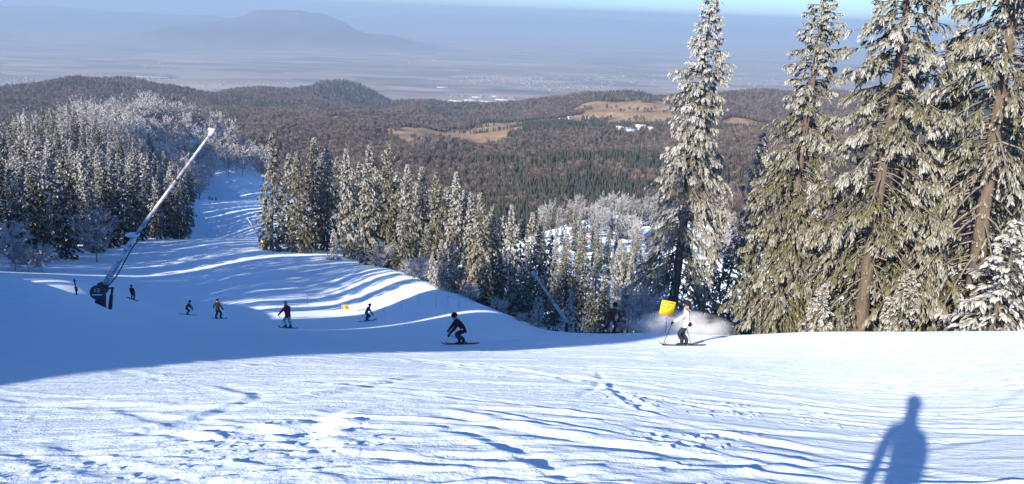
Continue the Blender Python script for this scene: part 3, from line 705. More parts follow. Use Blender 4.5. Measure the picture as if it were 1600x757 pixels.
# --- trees behind and between the big spruces on the right
tree_top('spruce_tree', front_kinds[1], 1190, 66, 1165, 205, 'slim white rimed spruce in the gap between the two tall spruces')
BK = 'dark spruces packed behind the tall rimed ones'
for i, (bx, r, ty) in enumerate([(1105, 72, 300), (1135, 64, 330), (1265, 70, 300), (1290, 62, 360), (1400, 62, 60), (1440, 58, 250), (1470, 75, 40), (1560, 66, 30), (1240, 85, 340), (1330, 80, 300), (1610, 62, 120), (1390, 58, 330), (1580, 60, 260)]):
    tree_top('spruce_tree', front_kinds[2] if i % 2 else front_kinds[0], bx, r, bx + 25, ty, 'shaded spruce packed in behind the tall rimed ones', group=BK)
tree_top('fir_tree', small_kinds[0], 1575, 39, 1592, 345, 'small white rimed fir with tiered boughs at the edge of the piste', 'fir', wide=1.35)
tree_top('fir_tree', small_kinds[1], 1425, 42, 1432, 425, 'young grey-green spruce standing between the two broad spruces', 'spruce', wide=1.3)
tree_top('fir_tree', small_kinds[1], 1290, 42, 1295, 445, 'young olive spruce between the boughs beside the slanting trunk', 'spruce', wide=1.2)
tree_top('shrub', bush_kinds[0], 1008, 46, 1008, 462, 'white rimed bare shrub beside the brown padded post', 'shrub')

# --- row along the lower piste
CG = 'spruces along the edge of the lower piste'
row = [(425, 150, 437, 205, 0, 'rimed spruce at the upper end of the row, beside the yellow pad'), (470, 148, 462, 236, 2, 'rimed spruce with pale trunk foot, second in the row from the yellow pad'), (486, 158, 491, 214, 0, 'dark spruce with spiky top, third in the row from the yellow pad'),
       (512, 160, 512, 228, 0, None), (548, 145, 541, 232, 1, None), (574, 129, 578, 226, 1, 'rimed spruce with long bare trunk standing clear in front of the row'), (604, 150, 605, 220, 2, None),
       (640, 122, 638, 257, 0, None), (662, 126, 661, 261, 2, None), (682, 122, 680, 270, 0, None), (712, 112, 711, 268, 1, None), (738, 105, 737, 300, 1, None), (754, 104, 753, 301, 0, None),
       (770, 108, 768, 322, 2, None), (800, 96, 800, 320, 1, None), (833, 92, 832, 332, 1, None), (872, 90, 868, 372, 1, None), (888, 96, 885, 366, 0, None), (936, 92, 934, 388, 1, None), (966, 88, 968, 374, 1, None), (910, 110, 908, 362, 2, None), (990, 84, 990, 395, 0, None)]
for bx, r, tx, ty, k, lab in row:
    lab = lab or ('rimed spruce in the upper half of the row, beside the young white fir' if 505 < bx < 615 else 'rimed spruce in the middle of the row, behind the young firs' if bx < 790 else 'slim rimed spruce at the low end of the row, beside the slanting grey lance')
    tree_top('spruce_tree', front_kinds[k], bx, r, tx, ty, lab, group=CG, wide=1.08 if bx < 700 else .95)
for i, (bx, r, ty) in enumerate([(450, 168, 240), (500, 175, 240), (530, 172, 245), (560, 170, 255), (590, 165, 262), (620, 160, 268), (650, 145, 285), (672, 150, 290), (697, 135, 292), (725, 130, 300), (745, 128, 322), (765, 125, 330), (785, 122, 338), (815, 118, 345), (845, 120, 352), (860, 125, 360), (880, 118, 392), (900, 116, 395), (920, 112, 404), (950, 108, 410), (975, 112, 420), (1000, 104, 420),
                                 (630, 112, 330), (668, 105, 350), (755, 92, 400), (780, 90, 395), (820, 80, 410), (850, 85, 430), (905, 80, 430), (925, 76, 440), (945, 80, 430), (870, 76, 455), (1020, 90, 380), (1010, 76, 430)]):
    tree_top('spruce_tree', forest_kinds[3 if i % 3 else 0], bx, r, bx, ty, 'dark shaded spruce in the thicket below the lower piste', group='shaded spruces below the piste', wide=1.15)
SG = 'young rimed firs along the edge of the lower piste'
for bx, r, ty in [(521, 138, 358), (690, 86, 375), (706, 84, 378), (676, 92, 395), (845, 52, 465), (893, 56, 455), (838, 56, 468), (660, 100, 402)]:
    tree_top('fir_tree', small_kinds[0 if bx % 2 else 1], bx, r, bx, ty, 'young rimed fir at the edge of the lower piste', 'fir', SG, .85)
for bx, r, ty in [(596, 126, 388), (655, 98, 408), (455, 150, 380), (640, 104, 412), (780, 66, 470), (735, 76, 448), (818, 56, 492)]:
    tree_top('shrub', bush_kinds[bx % 2], bx, r, bx, ty, 'white rimed shrub at the edge of the lower piste', 'shrub', 'rimed shrubs along the lower piste')

# --- opposite slope with the track
for i in range(150):
    px = random.uniform(850, 1180); t = random.random(); r = 308 + 120 * t - (px - 850) * .07
    if random.random() < .62: tree_top('spruce_tree', forest_kinds[random.choice((0, 1, 2))], px, r, px, 0, 'x') if False else put_tree('spruce_tree', forest_kinds[random.choice((0, 1, 2))], G(px, 380, r, -.3), random.uniform(0, 6), random.uniform(.45, .75), (0, 0), 'pale rimed spruce on the slope above the snowy track', 'spruce', 'rimed trees above the snowy track')
    else: put_tree('beech_tree', random.choice(rime_kinds), G(px, 380, r, -.3), random.uniform(0, 6), random.uniform(.6, .95), (0, 0), 'rimed bare tree on the slope above the snowy track', 'tree', 'rimed trees above the snowy track')

for i in range(46):
    px = random.uniform(836, 1020); r = random.uniform(205, 284)
    put_tree('spruce_tree', forest_kinds[random.choice((0, 2, 3))], G(px, 400, r, -.3), random.uniform(0, 6), random.uniform(.45, .72), (0, 0), 'dark spruce in the dip below the snowy track', 'spruce', 'spruces in the dip below the track')
ME = mat('bare_earth', (.34, .23, .13), .95, .05); k_ = N(ME); n1_ = k_.noise(k_.pos(), .6, 5, .6); k_.l(k_.ramp(n1_, [(.35, (.14, .1, .06)), (.5, (.3, .21, .13)), (.6, (.72, .76, .8))]), k_.b.inputs['Base Color'])
for px, py, r, w in [(900, 358, 304, 4), (926, 374, 296, 3.5), (990, 392, 284, 6), (938, 379, 292, 3)]:
    x, y, z = G(px, py, r); g_ = np.random.default_rng(int(px)); a_ = np.linspace(0, 1, 7); b_ = np.linspace(0, 2 * np.pi, 16, endpoint=False); A_, B_ = np.meshgrid(a_, b_, indexing='ij')
    X_ = A_ * w * np.cos(B_) * (1 + .2 * np.sin(3 * B_ + px)); Y_ = A_ * w * .45 * np.sin(B_); Z_ = gz(x + X_, y + Y_) - z - .25 + 1.9 * (1 - A_ ** 2) + .3 * g_.normal(0, 1, A_.shape) * (A_ < .95) * (A_ > 0); i_ = np.arange(A_.size).reshape(A_.shape); j_ = np.roll(i_, -1, 1)
    tag(obj('earth_bank', mesh_np('earth_bank', np.stack([X_, Y_, Z_], -1).reshape(-1, 3), np.stack([i_[:-1], i_[1:], j_[1:], j_[:-1]], -1).reshape(-1, 4), smooth=True), ME, None, (x, y, z)), kind='structure')

# --- the wooded hill on the left
def edge_r(px): return np.interp(px, [-80, 0, 120, 270, 300, 330, 380, 420], [122, 127, 147, 190, 300, 400, 405, 410])
pts = []
while len(pts) < 330:
    px = random.uniform(-70, 415); r0 = float(edge_r(px)); r = r0 + (445 - r0) * random.random() ** 1.25
    d = ray(px, 300); p = (d[0] * r, d[1] * r)
    mn = 4.6 + r * .006
    if all((p[0] - q_[0]) ** 2 + (p[1] - q_[1]) ** 2 > mn * mn for q_ in pts):
        pts.append((p[0], p[1], px, r, r - r0))
deep = []
for x, y, px, r, dd in pts:
    z = float(gz(x, y))
    bare = r > 330 and random.random() < .62 + .3 * (r > 400)
    if bare:
        put_tree('beech_tree', random.choice(rime_kinds), (x, y, z - .3), random.uniform(0, 6), random.uniform(.8, 1.25), (0, 0), 'rimed bare tree on top of the wooded hill', 'tree', 'rimed bare trees on the hill')
    elif r > 262 or px < -25: deep.append((x, y))
    else:
        sc = random.uniform(.72, 1.05)
        lab = ('rimed spruce at the front edge of the wooded hill', 'spruces at the foot of the wooded hill') if dd < 14 else ('rimed spruce inside the wood on the hill', 'spruces in the wood on the hill')
        put_tree('spruce_tree', random.choice(forest_kinds), (x, y, z - .3), random.uniform(0, 6), (sc * 1.05, sc * 1.05, sc), (random.gauss(0, .02), random.gauss(0, .02)), lab[0], 'spruce', lab[1])
DEEP = np.array(deep)
for bx, r, ty in [(20, 122, 352), (150, 140, 330), (40, 120, 395), (60, 122, 388)]:
    tree_top('shrub', rime_kinds[0] if ty < 360 else bush_kinds[0], bx, r, bx, ty, 'blue-shaded rimed bush at the foot of the wooded hill', 'shrub', 'rimed bushes at the foot of the hill')

# --- the wood that goes on along the upper piste, out of view; it throws the long shadows
wood = bpy.data.collections.new('wood_library')
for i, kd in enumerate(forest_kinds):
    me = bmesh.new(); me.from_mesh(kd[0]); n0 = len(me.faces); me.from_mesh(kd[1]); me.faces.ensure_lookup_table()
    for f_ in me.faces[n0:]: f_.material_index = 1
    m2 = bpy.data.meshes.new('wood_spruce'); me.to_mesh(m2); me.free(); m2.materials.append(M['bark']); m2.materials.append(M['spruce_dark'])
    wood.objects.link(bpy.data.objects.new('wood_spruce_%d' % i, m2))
woods_object('hill_wood', wood, DEEP[:, 0], DEEP[:, 1], gz(DEEP[:, 0], DEEP[:, 1]) - .3, RNG.integers(0, 4, len(DEEP)), RNG.uniform(.62, .92, len(DEEP)), 'rimed spruce wood higher up the left hill', 'forest')
TOPZ = 21.0
edge = np.array([(-50, 30), (-47, 42), (-62, 70), (-84, 104)])
pts = []
tries = 0
while len(pts) < 62 and tries < 20000:
    tries += 1
    k = random.random() * 3; i = int(k); f_ = k - i; b_ = edge[i] * (1 - f_) + edge[i + 1] * f_
    off_ = random.random() ** 1.3 * 44; p = (b_[0] - off_, b_[1] - off_ * .25)
    if all((p[0] - q_[0]) ** 2 + (p[1] - q_[1]) ** 2 > 5.2 ** 2 for q_ in pts): pts.append(p)
nu_, sb_w, ts_ = np.array([anti[1], -anti[0]]), np.array([-anti[0], -anti[1]]), math.tan(sun_el)    # across and along the light
ln_ = np.linalg.norm(sb_w); nu_ = np.array([-nu_[0], -nu_[1]]) / ln_; sb_w = sb_w / ln_
more, sz_m = [], []
for u in np.arange(11.3, 50, 2.4):
    for w in np.arange(6, 46, 3.6):
        p = nu_ * (u + random.uniform(-.7, .7)) + sb_w * (w + random.uniform(-1.6, 1.6)); z = float(gz(p[0], p[1])); top = z + random.uniform(12, 17)
        if u < 17: top = min(top, -6.7 + ts_ * (w + 20 + 6 * max(0, u - 12)))      # unseen corner trees capped in height to set where their shadow ends
        if 28.5 < u < 34: top = min(top, -9.5 + ts_ * (w + 23))  # unseen trees kept low in this band so sun reaches the lance top
        if top - z > 2.5: more.append(tuple(p)); sz_m.append((top - z) / 20)
pts = np.array(pts + more); n_ = len(pts)
sz_w = np.r_[RNG.uniform(.75, 1.1, n_ - len(more)), sz_m]
woods_object('spruce_wood', wood, pts[:, 0], pts[:, 1], gz(pts[:, 0], pts[:, 1]) - .3, RNG.integers(0, 4, n_), sz_w, 'dense spruce wood along the upper piste, throwing long shadows', 'forest')

# ------------------------------------------------------------------ snow lances
def cyl(p, q, r0, r1=None, sides=12): return tube(np.array([p, (np.array(p) + np.array(q)) / 2, q], float), np.array([r0, (r0 + (r0 if r1 is None else r1)) / 2, r0 if r1 is None else r1]), sides)
def part(name, parts, m, parent, smooth=True):
    V_, q_, t_ = join(parts if isinstance(parts, list) else [parts]); return obj(name, mesh_np(name, V_, q_, t_, smooth=smooth), m, parent)
def box(c, sx, sy, sz, axes=None):
    b = np.array([(-1, -1, -1), (1, -1, -1), (1, 1, -1), (-1, 1, -1), (-1, -1, 1), (1, -1, 1), (1, 1, 1), (-1, 1, 1)], float) * [sx / 2, sy / 2, sz / 2]
    if axes is not None: b = b @ np.array(axes)
    return b + np.array(c), np.array([(3, 2, 1, 0), (4, 5, 6, 7), (0, 1, 5, 4), (1, 2, 6, 5), (2, 3, 7, 6), (3, 0, 4, 7)]), None
def ball(c, r, sc=(1, 1, 1), n=10, seed=0, rough=0.0):
    g = np.random.default_rng(seed); a_ = np.linspace(0, np.pi, n); b_ = np.linspace(0, 2 * np.pi, 2 * n, endpoint=False)
    A, B = np.meshgrid(a_, b_, indexing='ij'); V_ = np.stack([np.sin(A) * np.cos(B), np.sin(A) * np.sin(B), np.cos(A)], -1)
    V_ = V_ * (1 + rough * g.normal(0, 1, A.shape)[..., None] * np.sin(A)[..., None]) * np.array(sc) * r + np.array(c); i = np.arange(A.size).reshape(A.shape); j = np.roll(i, -1, 1)
    return V_.reshape(-1, 3), np.stack([i[:-1], i[1:], j[1:], j[:-1]], -1).reshape(-1, 4), None
def at_px(px, py, r): d = ray(px, py); return np.array([d[0] * r, d[1] * r, EYE[2] + d[2] * r])
MS = {k: mat('kit_' + k, c, ro, sp, me_) for k, (c, ro, sp, me_) in dict(galv=((.42, .45, .48), .45, .5, .4), ice=((.75, .83, .9), .35, .5, 0), dark=((.035, .04, .055), .6, .4, 0), plate=((.05, .06, .09), .5, .4, 0), print=((.6, .63, .66), .6, .3, 0),
      wood=((.2, .15, .11), .85, .2, 0), tan=((.36, .26, .19), .85, .2, 0), yellow=((.88, .72, .03), .5, .3, 0), orange=((.75, .25, .05), .6, .3, 0), red=((.5, .06, .05), .6, .3, 0), white=((.8, .8, .78), .5, .3, 0), palepole=((.7, .66, .62), .6, .3, 0)).items()}
k_ = N(MS['galv']); k_.l(k_.ramp(k_.noise(k_.pos(), 5, 5), [(.4, (.36, .39, .43)), (.62, (.72, .77, .82))]), k_.b.inputs['Base Color'])      # rime on the metal
k_ = N(MS['wood']); k_.l(k_.ramp(k_.noise(k_.pos((9, 9, 1)), 3, 5), [(.3, (.12, .09, .07)), (.7, (.26, .2, .15))]), k_.b.inputs['Base Color'])

GR = 41.0
gb = np.array(G(152, 480, GR)); J = at_px(163, 446, GR); Cc = at_px(211, 369, GR - .6); Tp = at_px(332, 206, GR - 2.2)
ax = (Tp - J) / np.linalg.norm(Tp - J); off = gb.copy()
L0 = empty('snow_lance', tuple(gb)); tag(L0, 'tall slanting snow-making lance with icy collar, behind the snow heap', 'snow gun')
def loc(p): return np.array(p) - off
part('lower_tube', [cyl(loc(J - ax * .35), loc(Cc), .14, .13), cyl(loc(J + ax * .5), loc(J + ax * .62), .19), cyl(loc(J + ax * .75 + [-.3, 0, .12]), loc(J + ax * .75), .05, .08, 6)], MS['galv'], L0)
up_ = part('upper_tube', [cyl(loc(Cc - ax * .1), loc(Cc + (Tp - Cc) * .55), .095, .085), cyl(loc(Cc + (Tp - Cc) * .55), loc(Tp), .08, .075)], MS['galv'], L0)
hose = np.array([loc(J + ax * q_) + np.array([.2, -.12, -.02 - .12 * math.sin(q_ * 1.9)]) for q_ in np.linspace(-.3, np.linalg.norm(Cc - J) - .2, 14)])
part('hose', [tube(hose, np.full(14, .035), 6)], MS['dark'], L0)
part('clamp', [cyl(loc(Cc + (Tp - Cc) * q_ - ax * .04), loc(Cc + (Tp - Cc) * q_ + ax * .04), .12, .12, 12) for q_ in (.55,)], MS['dark'], up_)
perp = np.cross(ax, [0, 1, 0]); perp /= np.linalg.norm(perp)
part('nozzle_head', [cyl(loc(Tp - ax * .2), loc(Tp + ax * .1), .13, .12), cyl(loc(Tp + ax * .03 - perp * .16), loc(Tp + ax * .02 + perp * .22), .06, .07, 10), ball(loc(Tp + ax * .08), .12, (1, 1, .8), 8, 3, .08)], MS['ice'], up_)
part('ice_collar', [ball(loc(Cc + [0, 0, 0]) + np.array([-.12, 0, .05]), .34, (1, .9, .3), 12, 4, .06), ball(loc(Cc) + np.array([-.05, -.1, -.35]), .16, (.7, .7, 1.8), 10, 5, .08)], MS['ice'], L0)
fwd = np.array([0, -.97, .22]); fwd = np.array([.12, -.94, .25]); fwd /= np.linalg.norm(fwd); rt = np.cross(fwd, [0, 0, 1.0]) * -1; rt /= np.linalg.norm(rt); uv = np.cross(rt, fwd) * -1
Dc = at_px(153, 457, GR - .55)
dk = part('number_plate', cyl(loc(Dc), loc(Dc + fwd * .09), .36, .36, 28), MS['plate'], L0, False)
def plate_bar(cx, cz, sx, sz): return box(loc(Dc + fwd * .096 + rt * cx + uv * cz), sx, .012, sz, [rt, fwd, uv])
part('plate_print', [plate_bar(-.1, .1, .035, .2), plate_bar(.09, .1, .035, .2), plate_bar(.04, .185, .1, .03), plate_bar(.045, .1, .08, .03), plate_bar(.04, .015, .1, .03), plate_bar(0, -.12, .48, .07)], MS['print'], dk, False)
part('swivel', [ball(loc(J - ax * .2), .3, (1, 1, 1.1), 10), cyl(loc(J - ax * .2), loc(gb + [.15, 0, .6]), .2, .24, 10)], MS['dark'], L0)
part('stand', [cyl(loc(gb + [.1, .0, -.6]), loc(J + [-.12, 0, -.3]), .2, .16, 8), cyl(loc(gb + [-.3, -.1, -.6]), loc(J + [-.3, 0, -.45]), .12, .1, 8), cyl(loc(gb + [.5, 0, -.6]), loc(gb + [.52, 0, .2]), .05, .05, 6)], MS['dark'], L0)
part('lift_strut', [cyl(loc(at_px(172, 483, GR)), loc(at_px(174, 462, GR)), .1, .085, 8), cyl(loc(at_px(174, 462, GR)), loc(at_px(176, 450, GR)), .06, .06, 8), cyl(loc(at_px(168, 451, GR)), loc(at_px(178, 450, GR)), .05, .05, 6)], MS['dark'], L0)
pk = part('pump_cover', ball(loc(at_px(143, 482, GR - .2)), .32, (1.2, .9, .7), 12, 8, .05), MS['tan'], L0)

hb = np.array(G(121, 470, GR + 2)); H0 = empty('hydrant_post', tuple(hb)); tag(H0, 'thin dark hydrant post with valve beside the big snow lance', 'hydrant')
part('post', [cyl((0, 0, -.8), at_px(118.5, 452, GR + 2) - hb, .045, .04, 8), cyl(at_px(118.5, 452, GR + 2) - hb, at_px(116, 437, GR + 2) - hb, .03, .025, 8)], MS['dark'], H0)
part('valve', [cyl(at_px(119.6, 455, GR + 2) - hb, at_px(119, 449, GR + 2) - hb, .065, .06, 8), cyl(at_px(116, 450, GR + 2) - hb, at_px(121, 449, GR + 2) - hb, .03, .03, 6), cyl(at_px(116.4, 441, GR + 2) - hb, at_px(116, 437, GR + 2) - hb, .05, .045, 8)], MS['dark'], H0)

def lance(px0, py0, px1, py1, r0, r1, rad, m, label, collar=.4):
    b_ = np.array(G(px0, py0, r0)); q0 = at_px(px0, py0, r0); q1 = at_px(px1, py1, r1)
    t = empty('snow_lance', tuple(b_)); tag(t, label, 'snow gun'); a_ = (q1 - q0) / np.linalg.norm(q1 - q0)
    part('stand', [cyl((0, 0, -.8), q0 - b_, rad * 1.3, rad * 1.2, 8)], MS['dark'], t)
    part('tube', [cyl(q0 - b_ - a_ * .3, q0 + (q1 - q0) * collar - b_, rad * 1.25, rad * 1.2, 8), cyl(q0 + (q1 - q0) * collar - b_, q1 - b_, rad * .85, rad * .75, 8)], m, t)
    part('nozzle_head', [cyl(q1 - b_ - a_ * .15, q1 - b_ + a_ * .15, rad * 1.5, rad * 1.4, 8)], m, t); return t
lance(886, 503, 834, 428, 50, 47, .1, MS['galv'], 'slanting grey snow lance in front of the shaded spruces')
lance(405, 372, 388, 343, 168, 168, .16, MS['galv'], 'far slanting snow lance beside the yellow pad')
lance(982, 498, 992, 402, 47, 47, .06, MS['galv'], 'thin upright snow lance beside the brown padded post')
pb = np.array(G(974, 490, 46.5)); Pp = empty('padded_post', tuple(pb)); tag(Pp, 'brown padded post with white disc in front of the rimed spruces', 'post')
tp_ = at_px(977, 462, 46.5) - pb
part('post', cyl((0, 0, -1), tp_ + [0, 0, .5], .1, .08, 8), MS['wood'], Pp)
part('padding', [cyl(at_px(971, 512, 46.5) - pb, tp_, .27, .22, 12)], MS['wood'], Pp)
part('disc', cyl(at_px(975, 498, 46.1) - pb, at_px(975, 498, 46.0) - pb, .12, .12, 14), MS['white'], Pp)
yb = np.array(G(414, 392, 151)); Yp = empty('crash_pad', tuple(yb)); tag(Yp, 'yellow crash pad round a post beneath the first spruce of the row', 'crash pad')
part('pad', [cyl((0, 0, -.5), (0, 0, 2.0), .62, .6, 14)], mat('pale_yellow_pad', (.8, .62, .2), .6), Yp); part('strap', [cyl((0, 0, 1.2), (0, 0, 1.3), .64, .64, 14)], MS['dark'], Yp)

# ------------------------------------------------------------------ yellow sign
sc_ = at_px(1043, 481, 36.5); sb = np.array(G(1041, 520, 36.5)); Sg = empty('warning_sign', tuple(sb)); tag(Sg, 'bright yellow square notice board tilted on its post in front of the spruces', 'sign')
tl = .14; sx_ = np.array([math.cos(tl), 0, -math.sin(tl)]); sz_ = np.array([math.sin(tl), 0, math.cos(tl)]); sy_ = np.array([0, 1.0, 0])
part('post', cyl((0, .05, -.8), sc_ - sb + [0, .05, .2], .03, .03, 8), MS['galv'], Sg)
bd = part('board', box(sc_ - sb, .72, .03, .72, [sx_, sy_, sz_]), MS['yellow'], Sg, False)
part('border', [box(sc_ - sb + sz_ * -.385, .72, .032, .05, [sx_, sy_, sz_])], MS['orange'], Sg, False)
def sb_(cx, cz, sx, sz): return box(sc_ - sb + sx_ * cx + sz_ * cz + [0, -.018, 0], sx, .004, sz, [sx_, sy_, sz_])
part('lettering', [sb_(-.28, .27, .05, .06)] + [sb_(-.1 + .06 * i, .27, .042, .05) for i in range(6)] + [sb_(-.04 + .05 * i, .19, .035, .035) for i in range(3)] + [sb_(-.28, .06, .06, .07), sb_(-.16, .06, .06, .07)] + [sb_(-.06 + .055 * i, .08, .04, .045) for i in range(4)] + [sb_(-.06 + .055 * i, -.0, .04, .04) for i in range(3)], MS['dark'], bd, False)

# ------------------------------------------------------------------ marker poles and the little banner
for i, (px, py, r, h, lab) in enumerate([(481, 470, 84, 1.9, 'tall pale marker pole at the end of the piste fence'), (539, 482, 77, .9, None), (552, 481, 75, 1.0, None), (600, 482, 72, 1.1, None), (628, 484, 70, 1.0, None), (655, 484, 68, 1.1, None), (682, 486, 64, 1.2, None), (700, 488, 62, 1.0, None), (717, 493, 60, 1.2, 'pale marker pole standing behind the crouching skier')]):
    p = G(px, py, r); t = empty('marker_pole', p); tag(t, lab or 'thin pale marker pole along the piste fence', 'pole', None if lab else 'marker poles along the piste fence')
    part('shaft', cyl((0, 0, -.4), (random.uniform(-.06, .06), 0, h), .035, .03, 6), MS['palepole'], t); part('cap', ball((0, 0, h), .05, (1, 1, 1), 6), MS['orange'], t)
b0, b1 = np.array(G(534, 478, 78)), np.array(G(545, 478, 78)); t = empty('banner', tuple(b0)); tag(t, 'small yellow banner with red edge stretched between two fence poles', 'banner')
e_ = (b1 - b0) / np.linalg.norm(b1 - b0); n_ = np.cross(e_, [0, 0, 1.0]); wv_ = np.linalg.norm(b1 - b0)
bx_ = [e_, n_, np.cross(n_, e_) * -1]
part('cloth', box((b1 - b0) / 2 + [0, 0, .72], wv_, .02, .5, bx_), MS['yellow'], t, False)
part('edge', box([0, 0, .72] + e_ * .05, .1, .026, .52, bx_), MS['red'], t, False); part('mark', box((b1 - b0) / 2 + [0, -.014, .78] - np.array([0, 0, 0]), wv_ * .4, .012, .1, bx_), MS['dark'], t, False)
part('pole', [cyl((0, 0, -.3), (0, 0, 1.05), .03, .03, 6)], MS['palepole'], t); part('pole', [cyl(tuple(b1 - b0 + [0, 0, -.3]), tuple(b1 - b0 + [0, 0, 1.05]), .03, .03, 6)], MS['palepole'], t)

# ------------------------------------------------------------------ people
def cloth(name, c):
    m = mat(name, c, .85, .1); k = N(m); n1 = k.noise(k.pos(), 9, 4); k.l(k.ramp(n1, [(.3, tuple(v * .8 for v in c)), (.7, tuple(min(1, v * 1.1) for v in c))]), k.b.inputs['Base Color']); k.bump(n1, .5, .02); return m
MSKIN = cloth('skin', (.5, .3, .22)); MBOOT = cloth('boot_plastic', (.04, .04, .045)); MGLOVE = cloth('glove_leather', (.025, .028, .035)); MLENS = mat('goggle_lens', (.06, .05, .05), .15, .6); MSKI = cloth('ski_topsheet', (.12, .12, .14))
def glove_mesh(m):
    p = [ball((0, 0, 0), .052, (.85, 1.1, .7), 8)]
    for i in range(4):
        x = -.033 + .022 * i; l = (.03, .036, .035, .027)[i]
        p.append(tube(np.array([[x, .04, .005], [x, .05 + l, -.005], [x, .055 + l, -.035], [x, .03 + l * .4, -.055]]), [.0125, .0125, .0115, .01], 6))
    p.append(tube(np.array([[-.04, .0, 0], [-.06, .03, -.015], [-.045, .06, -.035]]), [.014, .013, .011], 6))
    V_, q_, t_ = join(p); me = mesh_np('glove', V_, q_, t_, smooth=True); me.materials.append(m); return me
GLV = glove_mesh(MGLOVE)

def grow(name, verts, edges, radii, root=0, sub=2):
    me = bpy.data.meshes.new(name); me.from_pydata([tuple(v) for v in verts], edges, []); o = bpy.data.objects.new(name, me); COL.objects.link(o)
    sk = o.modifiers.new('skin', 'SKIN'); sk.use_smooth_shade = True; su = o.modifiers.new('sub', 'SUBSURF'); su.levels = sub; su.render_levels = sub
    for i, r_ in enumerate(radii): me.skin_vertices[0].data[i].radius = (r_, r_) if not isinstance(r_, tuple) else r_
    me.skin_vertices[0].data[root].use_root = True
    dg = bpy.context.evaluated_depsgraph_get(); out = bpy.data.meshes.new_from_object(o.evaluated_get(dg)); bpy.data.objects.remove(o); bpy.data.meshes.remove(me)
    out.name = name; return out

